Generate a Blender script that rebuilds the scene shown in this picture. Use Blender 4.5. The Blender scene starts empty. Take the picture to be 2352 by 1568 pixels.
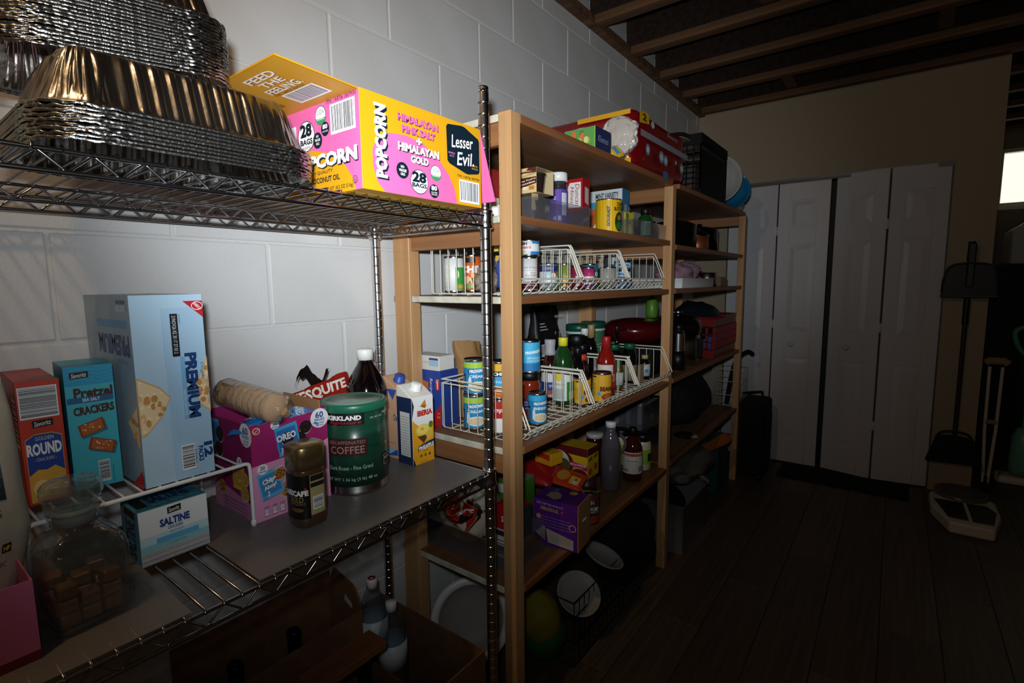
import bpy, bmesh, math, random
from math import pi, sin, cos, radians as RAD
from mathutils import Vector, Matrix
random.seed(11)
scene = bpy.context.scene
COL = scene.collection

# ------------------------------------------------------------------ camera, light, exposure
CAM = Vector((1.235, 0.0, 1.34))
def cam_basis(yaw, pitch, roll):
    cy, sy, cp, sp = cos(yaw), sin(yaw), cos(pitch), sin(pitch)
    F = Vector((-sy*cp, cy*cp, -sp)); R = Vector((cy, sy, 0)); U = R.cross(F)
    c, s = cos(roll), sin(roll)
    return F, R*c+U*s, U*c-R*s
CF, CR, CU = cam_basis(RAD(37.056), RAD(6.611), RAD(-0.628))
cd = bpy.data.cameras.new('camera'); cam = bpy.data.objects.new('camera', cd); COL.objects.link(cam)
cd.sensor_width = 36; cd.sensor_fit = 'HORIZONTAL'; cd.lens = 36*1165.5/2352; cd.clip_start = .02
cam.matrix_world = Matrix(((CR.x, CU.x, -CF.x, CAM.x), (CR.y, CU.y, -CF.y, CAM.y), (CR.z, CU.z, -CF.z, CAM.z), (0, 0, 0, 1)))
scene.camera = cam

world = bpy.data.worlds.new('sky'); scene.world = world; world.use_nodes = True
bgn = world.node_tree.nodes['Background']; bgn.inputs[0].default_value = (1.0, .93, .80, 1); bgn.inputs[1].default_value = 1.6

def add_light(name, kind, loc, energy, color=(1, 1, 1), aim=None, size=.05, **kw):
    l = bpy.data.lights.new(name, kind); l.energy = energy; l.color = color
    if kind == 'AREA': l.size = size
    else: l.shadow_soft_size = size
    for k, v in kw.items(): setattr(l, k, v)
    o = bpy.data.objects.new(name, l); COL.objects.link(o); o.location = loc
    if aim is not None:
        o.rotation_euler = (Vector(aim)-Vector(loc)).to_track_quat('-Z', 'Y').to_euler()
    return o
# the photographer's flash, just above and left of the lens
fl = CAM + CU*.085 - CR*.035 - CF*.02
def elev_dir(px, elev):   # horizontal bearing through image column px, at an elevation
    d = CF + CR*((px-1176)/1165.5); d.z = 0; d.normalize(); return Vector((d.x*cos(RAD(elev)), d.y*cos(RAD(elev)), sin(RAD(elev))))
FLASH_COLOR = (.90, .96, 1)
fo = add_light('camera_flash', 'SPOT', fl, 90, FLASH_COLOR, aim=fl+elev_dir(1150, 4.5), size=.024, spot_size=RAD(65), spot_blend=1.0)
fo.scale = (1.25, 1, 1)
add_light('camera_flash_spill', 'SPOT', fl, 24, FLASH_COLOR, aim=fl+elev_dir(1150, 14), size=.024, spot_size=RAD(130), spot_blend=1.0)
# warm ceiling bulb behind the photographer (its lampholder is built with the room)
BULB = Vector((.62, -.25, 2.44))
add_light('bulb_glow', 'POINT', BULB, 14.0, (1, .66, .35), size=.035)

vs = scene.view_settings
vs.view_transform = 'Standard'; vs.look = 'None'; vs.exposure = 0.0; vs.gamma = 1.0; vs.use_curve_mapping = False

# ------------------------------------------------------------------ materials
def lin(h):
    h = h.lstrip('#')
    o = []
    for i in (0, 2, 4):
        c = int(h[i:i+2], 16)/255
        o.append(c/12.92 if c <= .04045 else ((c+.055)/1.055)**2.4)
    return (*o, 1)
MATS = {}
def M(name, hexc, rough=.5, metal=0., trans=0., alpha=1., coat=0., ior=1.45, bump=None, var=None, spec=.5, sss=0):
    if name in MATS: return MATS[name]
    m = bpy.data.materials.new(name); m.use_nodes = True; nt = m.node_tree
    b = nt.nodes['Principled BSDF']
    b.inputs['Base Color'].default_value = lin(hexc); b.inputs['Roughness'].default_value = rough
    b.inputs['Metallic'].default_value = metal; b.inputs['Transmission Weight'].default_value = trans
    b.inputs['Alpha'].default_value = alpha; b.inputs['Coat Weight'].default_value = coat; b.inputs['IOR'].default_value = ior
    b.inputs['Specular IOR Level'].default_value = spec
    tc = None
    def coord(scale):
        n = nt.nodes.new('ShaderNodeTexCoord'); mp = nt.nodes.new('ShaderNodeMapping')
        mp.inputs['Scale'].default_value = scale if hasattr(scale, '__len__') else (scale,)*3
        nt.links.new(n.outputs['Object'], mp.inputs['Vector']); return mp.outputs[0]
    if var:   # (hex2, scale, contrast lo, hi)
        n = nt.nodes.new('ShaderNodeTexNoise'); n.inputs['Scale'].default_value = 1; n.inputs['Detail'].default_value = 6
        nt.links.new(coord(var[1]), n.inputs['Vector'])
        r = nt.nodes.new('ShaderNodeValToRGB'); lo, hi = (var[2], var[3]) if len(var) > 2 else (.35, .65)
        r.color_ramp.elements[0].position = lo; r.color_ramp.elements[1].position = hi
        r.color_ramp.elements[0].color = lin(hexc); r.color_ramp.elements[1].color = lin(var[0])
        nt.links.new(n.outputs['Fac'], r.inputs[0]); nt.links.new(r.outputs[0], b.inputs['Base Color'])
    if bump:  # (scale, strength, distance)
        n = nt.nodes.new('ShaderNodeTexNoise'); n.inputs['Scale'].default_value = 1; n.inputs['Detail'].default_value = 4
        nt.links.new(coord(bump[0]), n.inputs['Vector'])
        bm_ = nt.nodes.new('ShaderNodeBump'); bm_.inputs['Strength'].default_value = bump[1]; bm_.inputs['Distance'].default_value = bump[2]
        nt.links.new(n.outputs['Fac'], bm_.inputs['Height']); nt.links.new(bm_.outputs[0], b.inputs['Normal'])
    MATS[name] = m
    return m
def P(hexc, rough=.42):          # plain printed ink
    return M('ink_'+hexc+('' if rough == .42 else '_%d' % (rough*100)), hexc, rough)
def clear(name, tint='ffffff', gloss=.02, body=.0, bodyc='bbbbbb', ior=1.45, bump=None):
    """thin clear plastic or glass: transparent with fresnel reflection and a little haze"""
    if name in MATS: return MATS[name]
    m = bpy.data.materials.new(name); m.use_nodes = True; nt = m.node_tree
    for n in list(nt.nodes):
        if n.type != 'OUTPUT_MATERIAL': nt.nodes.remove(n)
    out = nt.nodes[0]
    t = nt.nodes.new('ShaderNodeBsdfTransparent'); t.inputs[0].default_value = lin(tint)
    d = nt.nodes.new('ShaderNodeBsdfDiffuse'); d.inputs[0].default_value = lin(bodyc)
    g = nt.nodes.new('ShaderNodeBsdfGlossy'); g.inputs['Roughness'].default_value = gloss
    fr = nt.nodes.new('ShaderNodeLayerWeight'); fr.inputs[0].default_value = .5
    pw = nt.nodes.new('ShaderNodeMath'); pw.operation = 'POWER'; pw.inputs[1].default_value = 4.2
    ml = nt.nodes.new('ShaderNodeMath'); ml.operation = 'MULTIPLY_ADD'; ml.inputs[1].default_value = .80; ml.inputs[2].default_value = ((ior-1)/(ior+1))**2*1.3
    nt.links.new(fr.outputs['Facing'], pw.inputs[0]); nt.links.new(pw.outputs[0], ml.inputs[0])
    a = nt.nodes.new('ShaderNodeMixShader'); a.inputs[0].default_value = body
    c = nt.nodes.new('ShaderNodeMixShader')
    L = nt.links.new
    L(t.outputs[0], a.inputs[1]); L(d.outputs[0], a.inputs[2]); L(a.outputs[0], c.inputs[1]); L(g.outputs[0], c.inputs[2]); L(ml.outputs[0], c.inputs[0]); L(c.outputs[0], out.inputs[0])
    if bump:
        tc = nt.nodes.new('ShaderNodeTexCoord'); n = nt.nodes.new('ShaderNodeTexNoise'); n.inputs['Scale'].default_value = bump[0]
        b = nt.nodes.new('ShaderNodeBump'); b.inputs['Strength'].default_value = bump[1]; b.inputs['Distance'].default_value = bump[2]
        L(tc.outputs['Object'], n.inputs['Vector']); L(n.outputs['Fac'], b.inputs['Height'])
        L(b.outputs[0], g.inputs['Normal']); L(b.outputs[0], fr.inputs['Normal'])
    MATS[name] = m; return m
def wood(name, c1, c2, axis, rough=.45, fine=38):
    if name in MATS: return MATS[name]
    sc = [fine, fine, fine]; sc['xyz'.index(axis)] = 1.6
    m = M(name, c1, rough, var=(c2, tuple(sc), .3, .72), bump=(tuple(s*2.2 for s in sc), .12, .002)); return m

M('wall_paint', 'cfcfd0', .42, var=('c2c1bf', 3.2, .35, .8), bump=(420, .34, .003), spec=.45)
M('mortar', 'c9c8c6', .55, bump=(60, .4, .004))
M('drywall', 'a0937c', .7, bump=(220, .08, .002))
M('door_white', 'c9c8cc', .38)
M('black_plastic', '0b0b0c', .45)
M('dark_metal', '3a3a3a', .3, 1)
M('chrome', 'd0d0d2', .2, 1)
M('chrome_wire', 'a9a9ac', .2, 1)
M('white_wire', 'ddd8c8', .38)
M('white_coat', 'e8e8ea', .32)
M('foil', 'aaa8a5', .27, 1, bump=(220, .3, .003))
M('foil_side', 'a5a19b', .27, 1, bump=(26, .22, .006))
M('tin', 'b9b9b6', .22, 1)
M('gold_metal', 'a58f62', .3, .9)
M('cardboard', '7d5836', .8, var=('6c4b2e', 22))
M('liner', '76726f', .22, alpha=.8, bump=((14, 420, 14), .5, .002), spec=.6)
M('white_plastic', 'e6e5e2', .35)
wood('pine_z', 'ac7f54', 'c4996a', 'z'); wood('pine_y', '7a4c2e', '915f3a', 'y'); wood('pine_x', '855838', '9c6e46', 'x')
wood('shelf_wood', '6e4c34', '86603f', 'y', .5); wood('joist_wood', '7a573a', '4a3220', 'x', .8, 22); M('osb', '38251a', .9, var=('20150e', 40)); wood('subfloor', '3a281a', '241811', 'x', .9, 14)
clear('clear_plastic', 'eeeef2', .04, .07, 'c8c8cc', 1.7); clear('clear_glass', 'f2f5f4', .015, .035, 'b0bab6', 1.75); clear('film', 'f6f4f2', .08, .16, 'd8d4ce', 1.5, bump=(60, .8, .01))

# ------------------------------------------------------------------ mesh helpers
class MB:
    def __init__(s): s.v = []; s.f = []; s.m = []; s.s = []
    def add(s, vs_, fs, mi=0, sm=False):
        o = len(s.v); s.v += [tuple(p) for p in vs_]
        for f in fs: s.f.append(tuple(i+o for i in f)); s.m.append(mi); s.s.append(sm)
        return s
    def box(s, x0, x1, y0, y1, z0, z1, mi=0):
        v = [(x, y, z) for x in (x0, x1) for y in (y0, y1) for z in (z0, z1)]
        return s.add(v, [(0, 1, 3, 2), (4, 6, 7, 5), (0, 4, 5, 1), (2, 3, 7, 6), (0, 2, 6, 4), (1, 5, 7, 3)], mi)
    def lathe(s, prof, seg=28, cx=0, cy=0, mi=0, sm=True, mis=None, sx=1, sy=1):
        n = len(prof); v = []
        for k in range(seg):
            a = 2*pi*k/seg
            for r, z in prof: v.append((cx+r*cos(a)*sx, cy+r*sin(a)*sy, z))
        o = len(s.v); s.v += v
        for k in range(seg):
            k2 = (k+1) % seg
            for i in range(n-1):
                a, b, c, d = k*n+i, k2*n+i, k2*n+i+1, k*n+i+1
                if prof[i][0] < 1e-6: f = (a, c, d)
                elif prof[i+1][0] < 1e-6: f = (a, b, d)
                else: f = (a, b, c, d)
                s.f.append(tuple(q+o for q in f)); s.m.append(mis[i] if mis else mi); s.s.append(sm)
        return s
    def tube(s, pts, r, seg=6, closed=False, mi=0, caps=True):
        pts = [Vector(p) for p in pts]; n = len(pts); rs = r if hasattr(r, '__len__') else [r]*n
        fr = None; v = []
        for i, p in enumerate(pts):
            if closed: t = pts[(i+1) % n]-pts[i-1]
            else: t = pts[min(i+1, n-1)]-pts[max(i-1, 0)]
            t.normalize()
            if fr is None:
                up = Vector((0, 0, 1)) if abs(t.z) < .9 else Vector((1, 0, 0)); fr = (up-t*up.dot(t)).normalized()
            else:
                fr = fr-t*fr.dot(t)
                fr = fr.normalized() if fr.length > 1e-6 else t.orthogonal().normalized()
            b = t.cross(fr)
            for k in range(seg):
                a = 2*pi*k/seg; v.append(p+(fr*cos(a)+b*sin(a))*rs[i])
        f = []
        for i in range(n if closed else n-1):
            j = (i+1) % n
            for k in range(seg): f.append((i*seg+k, i*seg+(k+1) % seg, j*seg+(k+1) % seg, j*seg+k))
        s.add(v, f, mi, True)
        if caps and not closed: s.add(v[:seg], [tuple(range(seg))[::-1]], mi); s.add(v[-seg:], [tuple(range(seg))], mi)
        return s
    def prism(s, poly, z0, z1, mi=0, M4=None, sm=False):
        n = len(poly); v = [(x, y, z0) for x, y in poly]+[(x, y, z1) for x, y in poly]
        if M4 is not None: v = [tuple(M4 @ Vector(p)) for p in v]
        s.add(v, [tuple(range(n))[::-1], tuple(range(n, 2*n))], mi)
        s.add(v, [(i, (i+1) % n, n+(i+1) % n, n+i) for i in range(n)], mi, sm); return s
    def grid(s, fn, nu, nv, mi=0, sm=True, cu=False, cv=False):
        v = [fn(i/(nu if cu else nu-1), j/(nv if cv else nv-1)) for i in range(nu) for j in range(nv)]
        f = []
        for i in range(nu if cu else nu-1):
            for j in range(nv if cv else nv-1):
                a, b = i, (i+1) % nu; c, d = j, (j+1) % nv
                f.append((a*nv+c, b*nv+c, b*nv+d, a*nv+d))
        return s.add(v, f, mi, sm)
    def mesh(s, name, mats, bevel=0, seg=1):
        me = bpy.data.meshes.new(name); me.from_pydata(s.v, [], s.f)
        for m in mats: me.materials.append(MATS[m] if isinstance(m, str) else m)
        me.polygons.foreach_set('material_index', s.m); me.polygons.foreach_set('use_smooth', s.s)
        if bevel:
            bm = bmesh.new(); bm.from_mesh(me); bmesh.ops.remove_doubles(bm, verts=bm.verts, dist=1e-6)
            es = [e for e in bm.edges if len(e.link_faces) == 2 and e.calc_face_angle(0) > .6]
            bmesh.ops.bevel(bm, geom=es, offset=bevel, segments=seg, affect='EDGES', profile=.5, clamp_overlap=True); bm.to_mesh(me); bm.free()
        me.update(); return me
    def build(s, name, mats, parent=None, bevel=0, seg=1, loc=None, rz=0):
        if not isinstance(mats, (list, tuple)): mats = [mats]
        return link(name, s.mesh(name, mats, bevel, seg), parent, loc, rz)
def link(name, me, parent=None, loc=None, rz=0):
    o = bpy.data.objects.new(name, me); COL.objects.link(o); o.parent = parent
    if loc is not None: o.location = loc
    if rz: o.rotation_euler.z = rz
    return o
def tag(o, label, cat=None, group=None, kind=None):
    if label: o['label'] = label
    if cat: o['category'] = cat
    if group: o['group'] = group
    if kind: o['kind'] = kind
    return o
def thing(name, label, cat, loc=(0, 0, 0), rz=0, group=None):
    o = bpy.data.objects.new(name, None); COL.objects.link(o); o.location = loc; o.rotation_euler.z = rz; o.empty_display_size = .02
    return tag(o, label, cat, group)
def struct(o): o['kind'] = 'structure'; return o
def clone(o, parent=None):
    c = o.copy(); COL.objects.link(c); c.parent = parent
    for ch in list(o.children): clone(ch, c)
    return c
def smooth_path(pts, n=6, closed=False):
    """Catmull-Rom"""
    pts = [Vector(p) for p in pts]; out = []; N = len(pts)
    for i in range(N if closed else N-1):
        g = lambda k: pts[k % N] if closed else pts[max(0, min(N-1, k))]
        p0, p1, p2, p3 = g(i-1), g(i), g(i+1), g(i+2)
        for k in range(n):
            t = k/n; out.append(.5*((2*p1)+(p2-p0)*t+(2*p0-5*p1+4*p2-p3)*t*t+(3*p1-p0-3*p2+p3)*t**3))
    if not closed: out.append(pts[-1])
    return out
def hash01(*a):
    x = sin(sum(v*k for v, k in zip(a, (12.9898, 78.233, 37.719, 9.151))))*43758.5453
    return x-math.floor(x)
def vnoise(x, y, z=0):
    xi, yi, zi = math.floor(x), math.floor(y), math.floor(z); fx, fy, fz = x-xi, y-yi, z-zi
    sm = lambda t: t*t*(3-2*t); fx, fy, fz = sm(fx), sm(fy), sm(fz); r = 0
    for i in (0, 1):
        for j in (0, 1):
            for k in (0, 1):
                r += hash01(xi+i, yi+j, zi+k)*(fx if i else 1-fx)*(fy if j else 1-fy)*(fz if k else 1-fz)
    return r*2-1

# ------------------------------------------------------------------ flat print on packages
TXT = {}
def glyphs(t, bold=0., shear=0.):
    key = (t, bold, shear)
    if key in TXT: return TXT[key]
    c = bpy.data.curves.new('t', 'FONT'); c.body = t; c.size = 1; c.resolution_u = 2; c.offset = bold; c.shear = shear; c.fill_mode = 'FRONT'
    o = bpy.data.objects.new('t', c); COL.objects.link(o)
    me = o.to_mesh(); vv = [(v.co.x, v.co.y) for v in me.vertices]; ff = [tuple(p.vertices) for p in me.polygons]
    o.to_mesh_clear(); bpy.data.objects.remove(o); bpy.data.curves.remove(c)
    if not vv: vv = [(0, 0), (1, 0), (0, 1)]; ff = []
    x0, x1 = min(p[0] for p in vv), max(p[0] for p in vv); y0, y1 = min(p[1] for p in vv), max(p[1] for p in vv)
    TXT[key] = ([((x-x0)/(x1-x0+1e-9)-.5, (y-y0)/(y1-y0+1e-9)-.5) for x, y in vv], ff, (x1-x0)/(y1-y0+1e-9)); return TXT[key]
class Art:
    def __init__(s, mapf, W, H, curved=False): s.map = mapf; s.W = W; s.H = H; s.mb = MB(); s.cols = []; s.n = 0; s.cur = curved
    def _c(s, h):
        if h not in s.cols: s.cols.append(h)
        return s.cols.index(h)
    def _put(s, pts, faces, c):
        s.n += 1; e = .0003+.00009*s.n
        s.mb.add([s.map(u, v, e) for u, v in pts], faces, s._c(c))
    def rect(s, u0, v0, u1, v1, c):
        n = 10 if s.cur else 1; W, H = s.W, s.H; pts = []
        for i in range(n+1): u = (u0+(u1-u0)*i/n)*W; pts += [(u, v0*H), (u, v1*H)]
        s._put(pts, [(2*i, 2*i+2, 2*i+3, 2*i+1) for i in range(n)], c); return s
    def ell(s, cu, cv, ru, rv, c, n=12):
        W, H = s.W, s.H; pts = []
        for i in range(n+1):
            a = pi*i/n; x = -cos(a); y = max(sin(a), .02); pts += [((cu+ru*x)*W, (cv-rv*y)*H), ((cu+ru*x)*W, (cv+rv*y)*H)]
        s._put(pts, [(2*i, 2*i+2, 2*i+3, 2*i+1) for i in range(n)], c); return s
    def disc(s, cu, cv, r, c): return s.ell(cu, cv, r/s.W, r/s.H, c, 16)      # r in metres
    def poly(s, pts, c): s._put([(u*s.W, v*s.H) for u, v in pts], [tuple(range(len(pts)))], c); return s
    def text(s, t, cu, cv, h, c, w=None, rot=0, bold=0., shear=0., shadow=None):
        vv, ff, asp = glyphs(t, bold, shear); hm = h*s.H
        wm = w*(s.H if rot in (90, -90) else s.W) if w else hm*asp*.82
        if rot in (90, -90): hm = h*s.W
        ca, sa = cos(RAD(rot)), sin(RAD(rot))
        if shadow: s._put([((cu*s.W)+(x*wm*ca-y*hm*sa)+shadow[1]*s.W, cv*s.H+(x*wm*sa+y*hm*ca)+shadow[2]*s.W) for x, y in glyphs(t, bold+.03, shear)[0]], glyphs(t, bold+.03, shear)[1], shadow[0])
        s._put([((cu*s.W)+(x*wm*ca-y*hm*sa), cv*s.H+(x*wm*sa+y*hm*ca)) for x, y in vv], ff, c); return s
    def bar(s, u0, v0, u1, v1, n=18, c='15151a', bg='f2f2f2', horiz=False, pad=.06):
        if bg: s.rect(u0, v0, u1, v1, bg)
        du, dv = (u1-u0), (v1-v0); a0, a1, b0, b1 = u0+du*pad, u1-du*pad, v0+dv*pad*1.6, v1-dv*pad
        tot = [1+2*hash01(i, n, u0*7) for i in range(2*n-1)]; S = sum(tot); x = 0
        for i, w_ in enumerate(tot):
            if i % 2 == 0:
                if horiz: s._bar(a0, b0+(b1-b0)*x/S, a1, b0+(b1-b0)*(x+w_)/S, c)
                else: s._bar(a0+(a1-a0)*x/S, b0, a0+(a1-a0)*(x+w_)/S, b1, c)
            x += w_
        s.n += 1; return s
    def _bar(s, u0, v0, u1, v1, c):
        W, H = s.W, s.H; e = .0003+.00009*(s.n+1); n = 6 if (s.cur and u1-u0 > .1) else 1; pts = []
        for i in range(n+1): u = (u0+(u1-u0)*i/n)*W; pts += [s.map(u, v0*H, e), s.map(u, v1*H, e)]
        s.mb.add(pts, [(2*i, 2*i+2, 2*i+3, 2*i+1) for i in range(n)], s._c(c))
    def build(s, name, parent):
        if not s.mb.v: return None
        return s.mb.build(name, [P(c) for c in s.cols], parent)
def face_art(face, dx, dy, h):
    if face == 'F': return Art(lambda u, v, e: (dx/2+e, -dy/2+u, v), dy, h)
    if face == 'L': return Art(lambda u, v, e: (-dx/2+u, -dy/2-e, v), dx, h)
    if face == 'T': return Art(lambda u, v, e: (dx/2-v, -dy/2+u, h+e), dy, dx)
FN = {'F': 'printed_front', 'L': 'printed_side', 'T': 'printed_top'}
def carton(name, label, cx, cy, z, dx, dy, h, body, rz=0, arts=None, cat='box', group=None, bevel=.0012):
    t = thing(name, label, cat, (cx, cy, z), rz, group)
    MB().box(-dx/2, dx/2, -dy/2, dy/2, 0, h).build('body', [P(body) if body not in MATS else body], t, bevel)
    for f, fn in (arts or {}).items():
        a = face_art(f, dx, dy, h); fn(a); a.build(FN[f], t)
    return t
def round_art(t, r, z0, h, ang, arc=RAD(170)):
    return Art(lambda u, v, e: ((r+e)*cos(ang+(u/(r*arc)-.5)*arc), (r+e)*sin(ang+(u/(r*arc)-.5)*arc), z0+v), r*arc, h, True)
def to_cam(cx, cy, off=0): return math.atan2(CAM.y-cy, CAM.x-cx)+RAD(off)
def can(name, label, cx, cy, z, r, h, lab, art=None, off=0, cat='can', group=None, l0=.06, l1=.94, top='tin', lid=None):
    t = thing(name, label, cat, (cx, cy, z), 0, group)
    MB().lathe([(0, .003), (r*.93, .003), (r*.95, 0), (r, .001), (r, .004), (r*.975, .007), (r*.975, h-.007), (r, h-.004), (r, h), (r*.955, h), (r*.93, h-.004), (r*.6, h-.004), (r*.58, h-.0035), (0, h-.0035)], 32).build('tin_body', [top], t)
    if lab: MB().lathe([(r*.985, h*l0), (r*.992, h*l0), (r*.992, h*l1), (r*.985, h*l1)], 32).build('paper_label', [P(lab) if lab not in MATS else lab], t)
    if art:
        a = round_art(t, r*.992, h*l0, h*(l1-l0), to_cam(cx, cy, off)); art(a); a.build('printed_label', t)
    return t

# ------------------------------------------------------------------ the room
FZ = .04
CEIL = 2.535
# left wall: painted concrete blocks on a mortar bed
wl = struct(MB().box(-.20, -.0028, -2.2, 4.06, FZ-.1, 2.78).build('wall_left', 'mortar'))
bme = MB().box(-.05, 0, -.2002, .2002, -.0987, .0987).mesh('block', ['wall_paint'], .0032, 2)
z0c = 1.443-7*.2032; 
for k in range(13):
    zc = z0c+k*.2032+.1016
    ph = .647 if (k % 2 == 0) else .647+.2032
    y = ph-.4064*7+.2032
    if k == 12: pass
    while y-.2032 < 3.93:
        if y+.2032 > 3.962: MB().box(-.05, 0, y-.2002, 3.958, zc-.0987, zc+.0987).build('block', ['wall_paint'], wl, .0032, 2)
        elif y > -2.0: link('block', bme, wl, (0, y, zc))
        y += .4064
# floor of vinyl planks running along the aisle
M('floor_bed', '1c1712', .8)
fl_ = struct(MB().box(0, 3.6, -2.2, 6, FZ-.12, FZ-.003).build('floor', 'floor_bed'))
def plank_mat():
    m = M('vinyl_plank', '6f6152', .5, var=('4b3f33', (60, 2.2, 1), .3, .75)); nt = m.node_tree
    b = nt.nodes['Principled BSDF']; src = b.inputs['Base Color'].links[0].from_socket
    oi = nt.nodes.new('ShaderNodeObjectInfo'); mx = nt.nodes.new('ShaderNodeMixRGB'); mx.blend_type = 'MULTIPLY'; mx.inputs[0].default_value = .35
    nt.links.new(src, mx.inputs[1]); nt.links.new(oi.outputs['Random'], mx.inputs[2]); nt.links.new(mx.outputs[0], b.inputs['Base Color'])
plank_mat()
pme = MB().box(-.089, .089, -.609, .609, -.008, 0).mesh('plank', ['vinyl_plank'], .0012)
for i in range(20):
    for j in range(-2, 6):
        y = j*1.22+(i % 3)*.407
        if y+.6 > -2.1 and y-.6 < 5.9 and (y < 5.45): link('plank', pme, fl_, (.09+i*.18, y, FZ))
# ceiling: bare joists under a dark subfloor
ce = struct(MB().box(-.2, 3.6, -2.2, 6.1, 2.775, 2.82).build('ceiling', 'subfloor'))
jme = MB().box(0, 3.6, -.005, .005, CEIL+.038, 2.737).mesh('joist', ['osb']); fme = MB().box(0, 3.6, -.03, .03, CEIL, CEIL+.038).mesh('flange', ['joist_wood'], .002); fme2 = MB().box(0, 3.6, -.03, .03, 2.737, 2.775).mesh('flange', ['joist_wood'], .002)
for k in range(20):
    j = link('joist', jme, ce, (0, 3.905-.4064*k+.4064*5, 0)); link('flange', fme, j); link('flange', fme2, j)
MB().box(0, .04, -2.2, 3.96, CEIL-.005, CEIL+.035).build('sill_plate', ['joist_wood'], ce)
blk = MB().box(-.03, .03, -.17, .17, CEIL+.0385, 2.736).mesh('blocking', ['joist_wood'], .002)
for x, k in ((.62, 0), (1.35, 1), (2.1, 2), (.7, 3)): link('blocking', blk, ce, (x, 3.905-.4064*k-.2032, 0))
# back wall with the closet opening
ox0, ox1, oz = .225, 1.462, 2.015
wb = MB()
wb.box(0, ox0, 3.96, 4.07, FZ-.1, 2.56).box(ox1, 1.66, 3.96, 4.07, FZ-.1, 2.56).box(ox0, ox1, 3.96, 4.07, oz, 2.56)
struct(wb.build('wall_back', 'drywall'))
M('closet_dark', '57514a', .9)
cl = MB(); cl.box(0, .02, 4.07, 4.7, FZ, 2.5).box(.02, 1.56, 4.68, 4.7, FZ, 2.5).box(.02, 1.56, 4.07, 4.68, 2.45, 2.5)
struct(cl.build('wall_closet', 'closet_dark'))
struct(MB().box(1.56, 1.66, 4.07, 6, FZ-.1, 2.6).build('wall_partition', 'drywall'))
# spaces out of view that close the room
struct(MB().box(3.6, 3.7, -2.2, 6.1, FZ-.1, 2.8).build('wall_right', 'drywall'))
struct(MB().box(-.2, 3.7, -2.3, -2.2, FZ-.1, 2.8).build('wall_front', 'drywall'))
M('far_wall_paint', '8f8570', .7)
we = MB(); we.box(1.66, 1.86, 6, 6.12, FZ-.1, 2.8).box(2.95, 3.6, 6, 6.12, FZ-.1, 2.8).box(1.86, 2.95, 6, 6.12, FZ-.1, 1.925).box(1.86, 2.95, 6, 6.12, 2.40, 2.8)
struct(we.build('wall_end', 'far_wall_paint'))
w1 = struct(thing('window_1', None, None, (1.86, 6, 1.925)))
M('window_vinyl', 'e9e4d8', .4)
fr = MB(); W_, H_ = 1.09, .475
fr.box(0, W_, -.01, .05, 0, .035).box(0, W_, -.01, .05, H_-.03, H_).box(0, .03, -.01, .05, .035, H_-.03).box(W_-.03, W_, -.01, .05, .035, H_-.03).box(W_/2-.015, W_/2+.015, 0, .045, .035, H_-.03)
fr.build('window_frame', 'window_vinyl', w1, .002)
MB().box(-.02, W_+.02, -.05, .0, -.025, .0).build('window_sill', 'window_vinyl', w1, .002)
clear('window_glass', 'f2f4f2', .01, .02)
for a, b in ((.03, W_/2-.015), (W_/2+.015, W_-.03)): MB().box(a, b, .02, .025, .035, H_-.03).build('pane', 'window_glass', w1)

# bifold closet doors
def leaf(parent, name, x0, x1, y0, y1):
    L = math.hypot(x1-x0, y1-y0); H = 1.955; o = MB()
    o.box(0, L, -.011, .011, 0, H)
    fz = [(1-.165, 1-.07), (1-.525, 1-.22), (1-.905, 1-.617)]; st = .072
    o.box(0, st, -.0165, -.011, 0, H).box(L-st, L, -.0165, -.011, 0, H)
    zz = [0]+[v for p in sorted(fz) for v in p]+[1]
    for i in range(0, len(zz), 2): o.box(st, L-st, -.0165, -.011, zz[i]*H, zz[i+1]*H)
    d = o.build(name, ['door_white'], parent, .0015, 1, (x0, y0, FZ+.012), math.atan2(y1-y0, x1-x0))
    for a, b in fz:
        p = MB(); u0, u1, v0, v1 = st+.006, L-st-.006, a*H+.006, b*H-.006; s_ = .03
        vv = [(u0, -.0112, v0), (u1, -.0112, v0), (u1, -.0112, v1), (u0, -.0112, v1), (u0+s_, -.0155, v0+s_), (u1-s_, -.0155, v0+s_), (u1-s_, -.0155, v1-s_), (u0+s_, -.0155, v1-s_)]
        p.add(vv, [(4, 7, 6, 5)[::-1], (0, 1, 5, 4), (1, 2, 6, 5), (2, 3, 7, 6), (3, 0, 4, 7)]); p.build('raised_panel', ['door_white'], d)
    return d, L
def knob(parent, L, u):
    MB().lathe([(0, -.034), (.010, -.034), (.017, -.026), (.0175, -.02), (.012, -.012), (.008, -.006), (.012, 0), (.013, .002)], 20).build('knob', ['door_white'], parent).matrix_local = Matrix.Translation((u, -.0165, .565*1.955-.26)) @ Matrix.Rotation(RAD(-90), 4, 'X')
def hinge(parent, u, zs):
    for z in zs: MB().box(u-.014, u+.014, -.0185, -.0166, z-.03, z+.03).lathe([(0, z-.03), (.004, z-.03), (.004, z+.03), (0, z+.03)], 8, u, -.019).build('hinge', ['door_white'], parent)
d1 = struct(thing('door_1', None, None, (0, 0, 0))); d2 = struct(thing('door_2', None, None, (0, 0, 0)))
a, L = leaf(d1, 'door_leaf', .232, .548, 3.985, 3.975)
b, L2 = leaf(d1, 'door_leaf', .556, .857, 3.975, 3.982); knob(b, L2, .115); hinge(b, -.003, (.35, .98, 1.62))
c, L3 = leaf(d2, 'door_leaf', .892, 1.166, 3.985, 3.935); knob(c, L3, .11)
e, L4 = leaf(d2, 'door_leaf', 1.173, 1.452, 3.936, 3.982); hinge(e, -.003, (.35, .98, 1.62))
M('track_metal', '5c5c5c', .45, .7)
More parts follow.
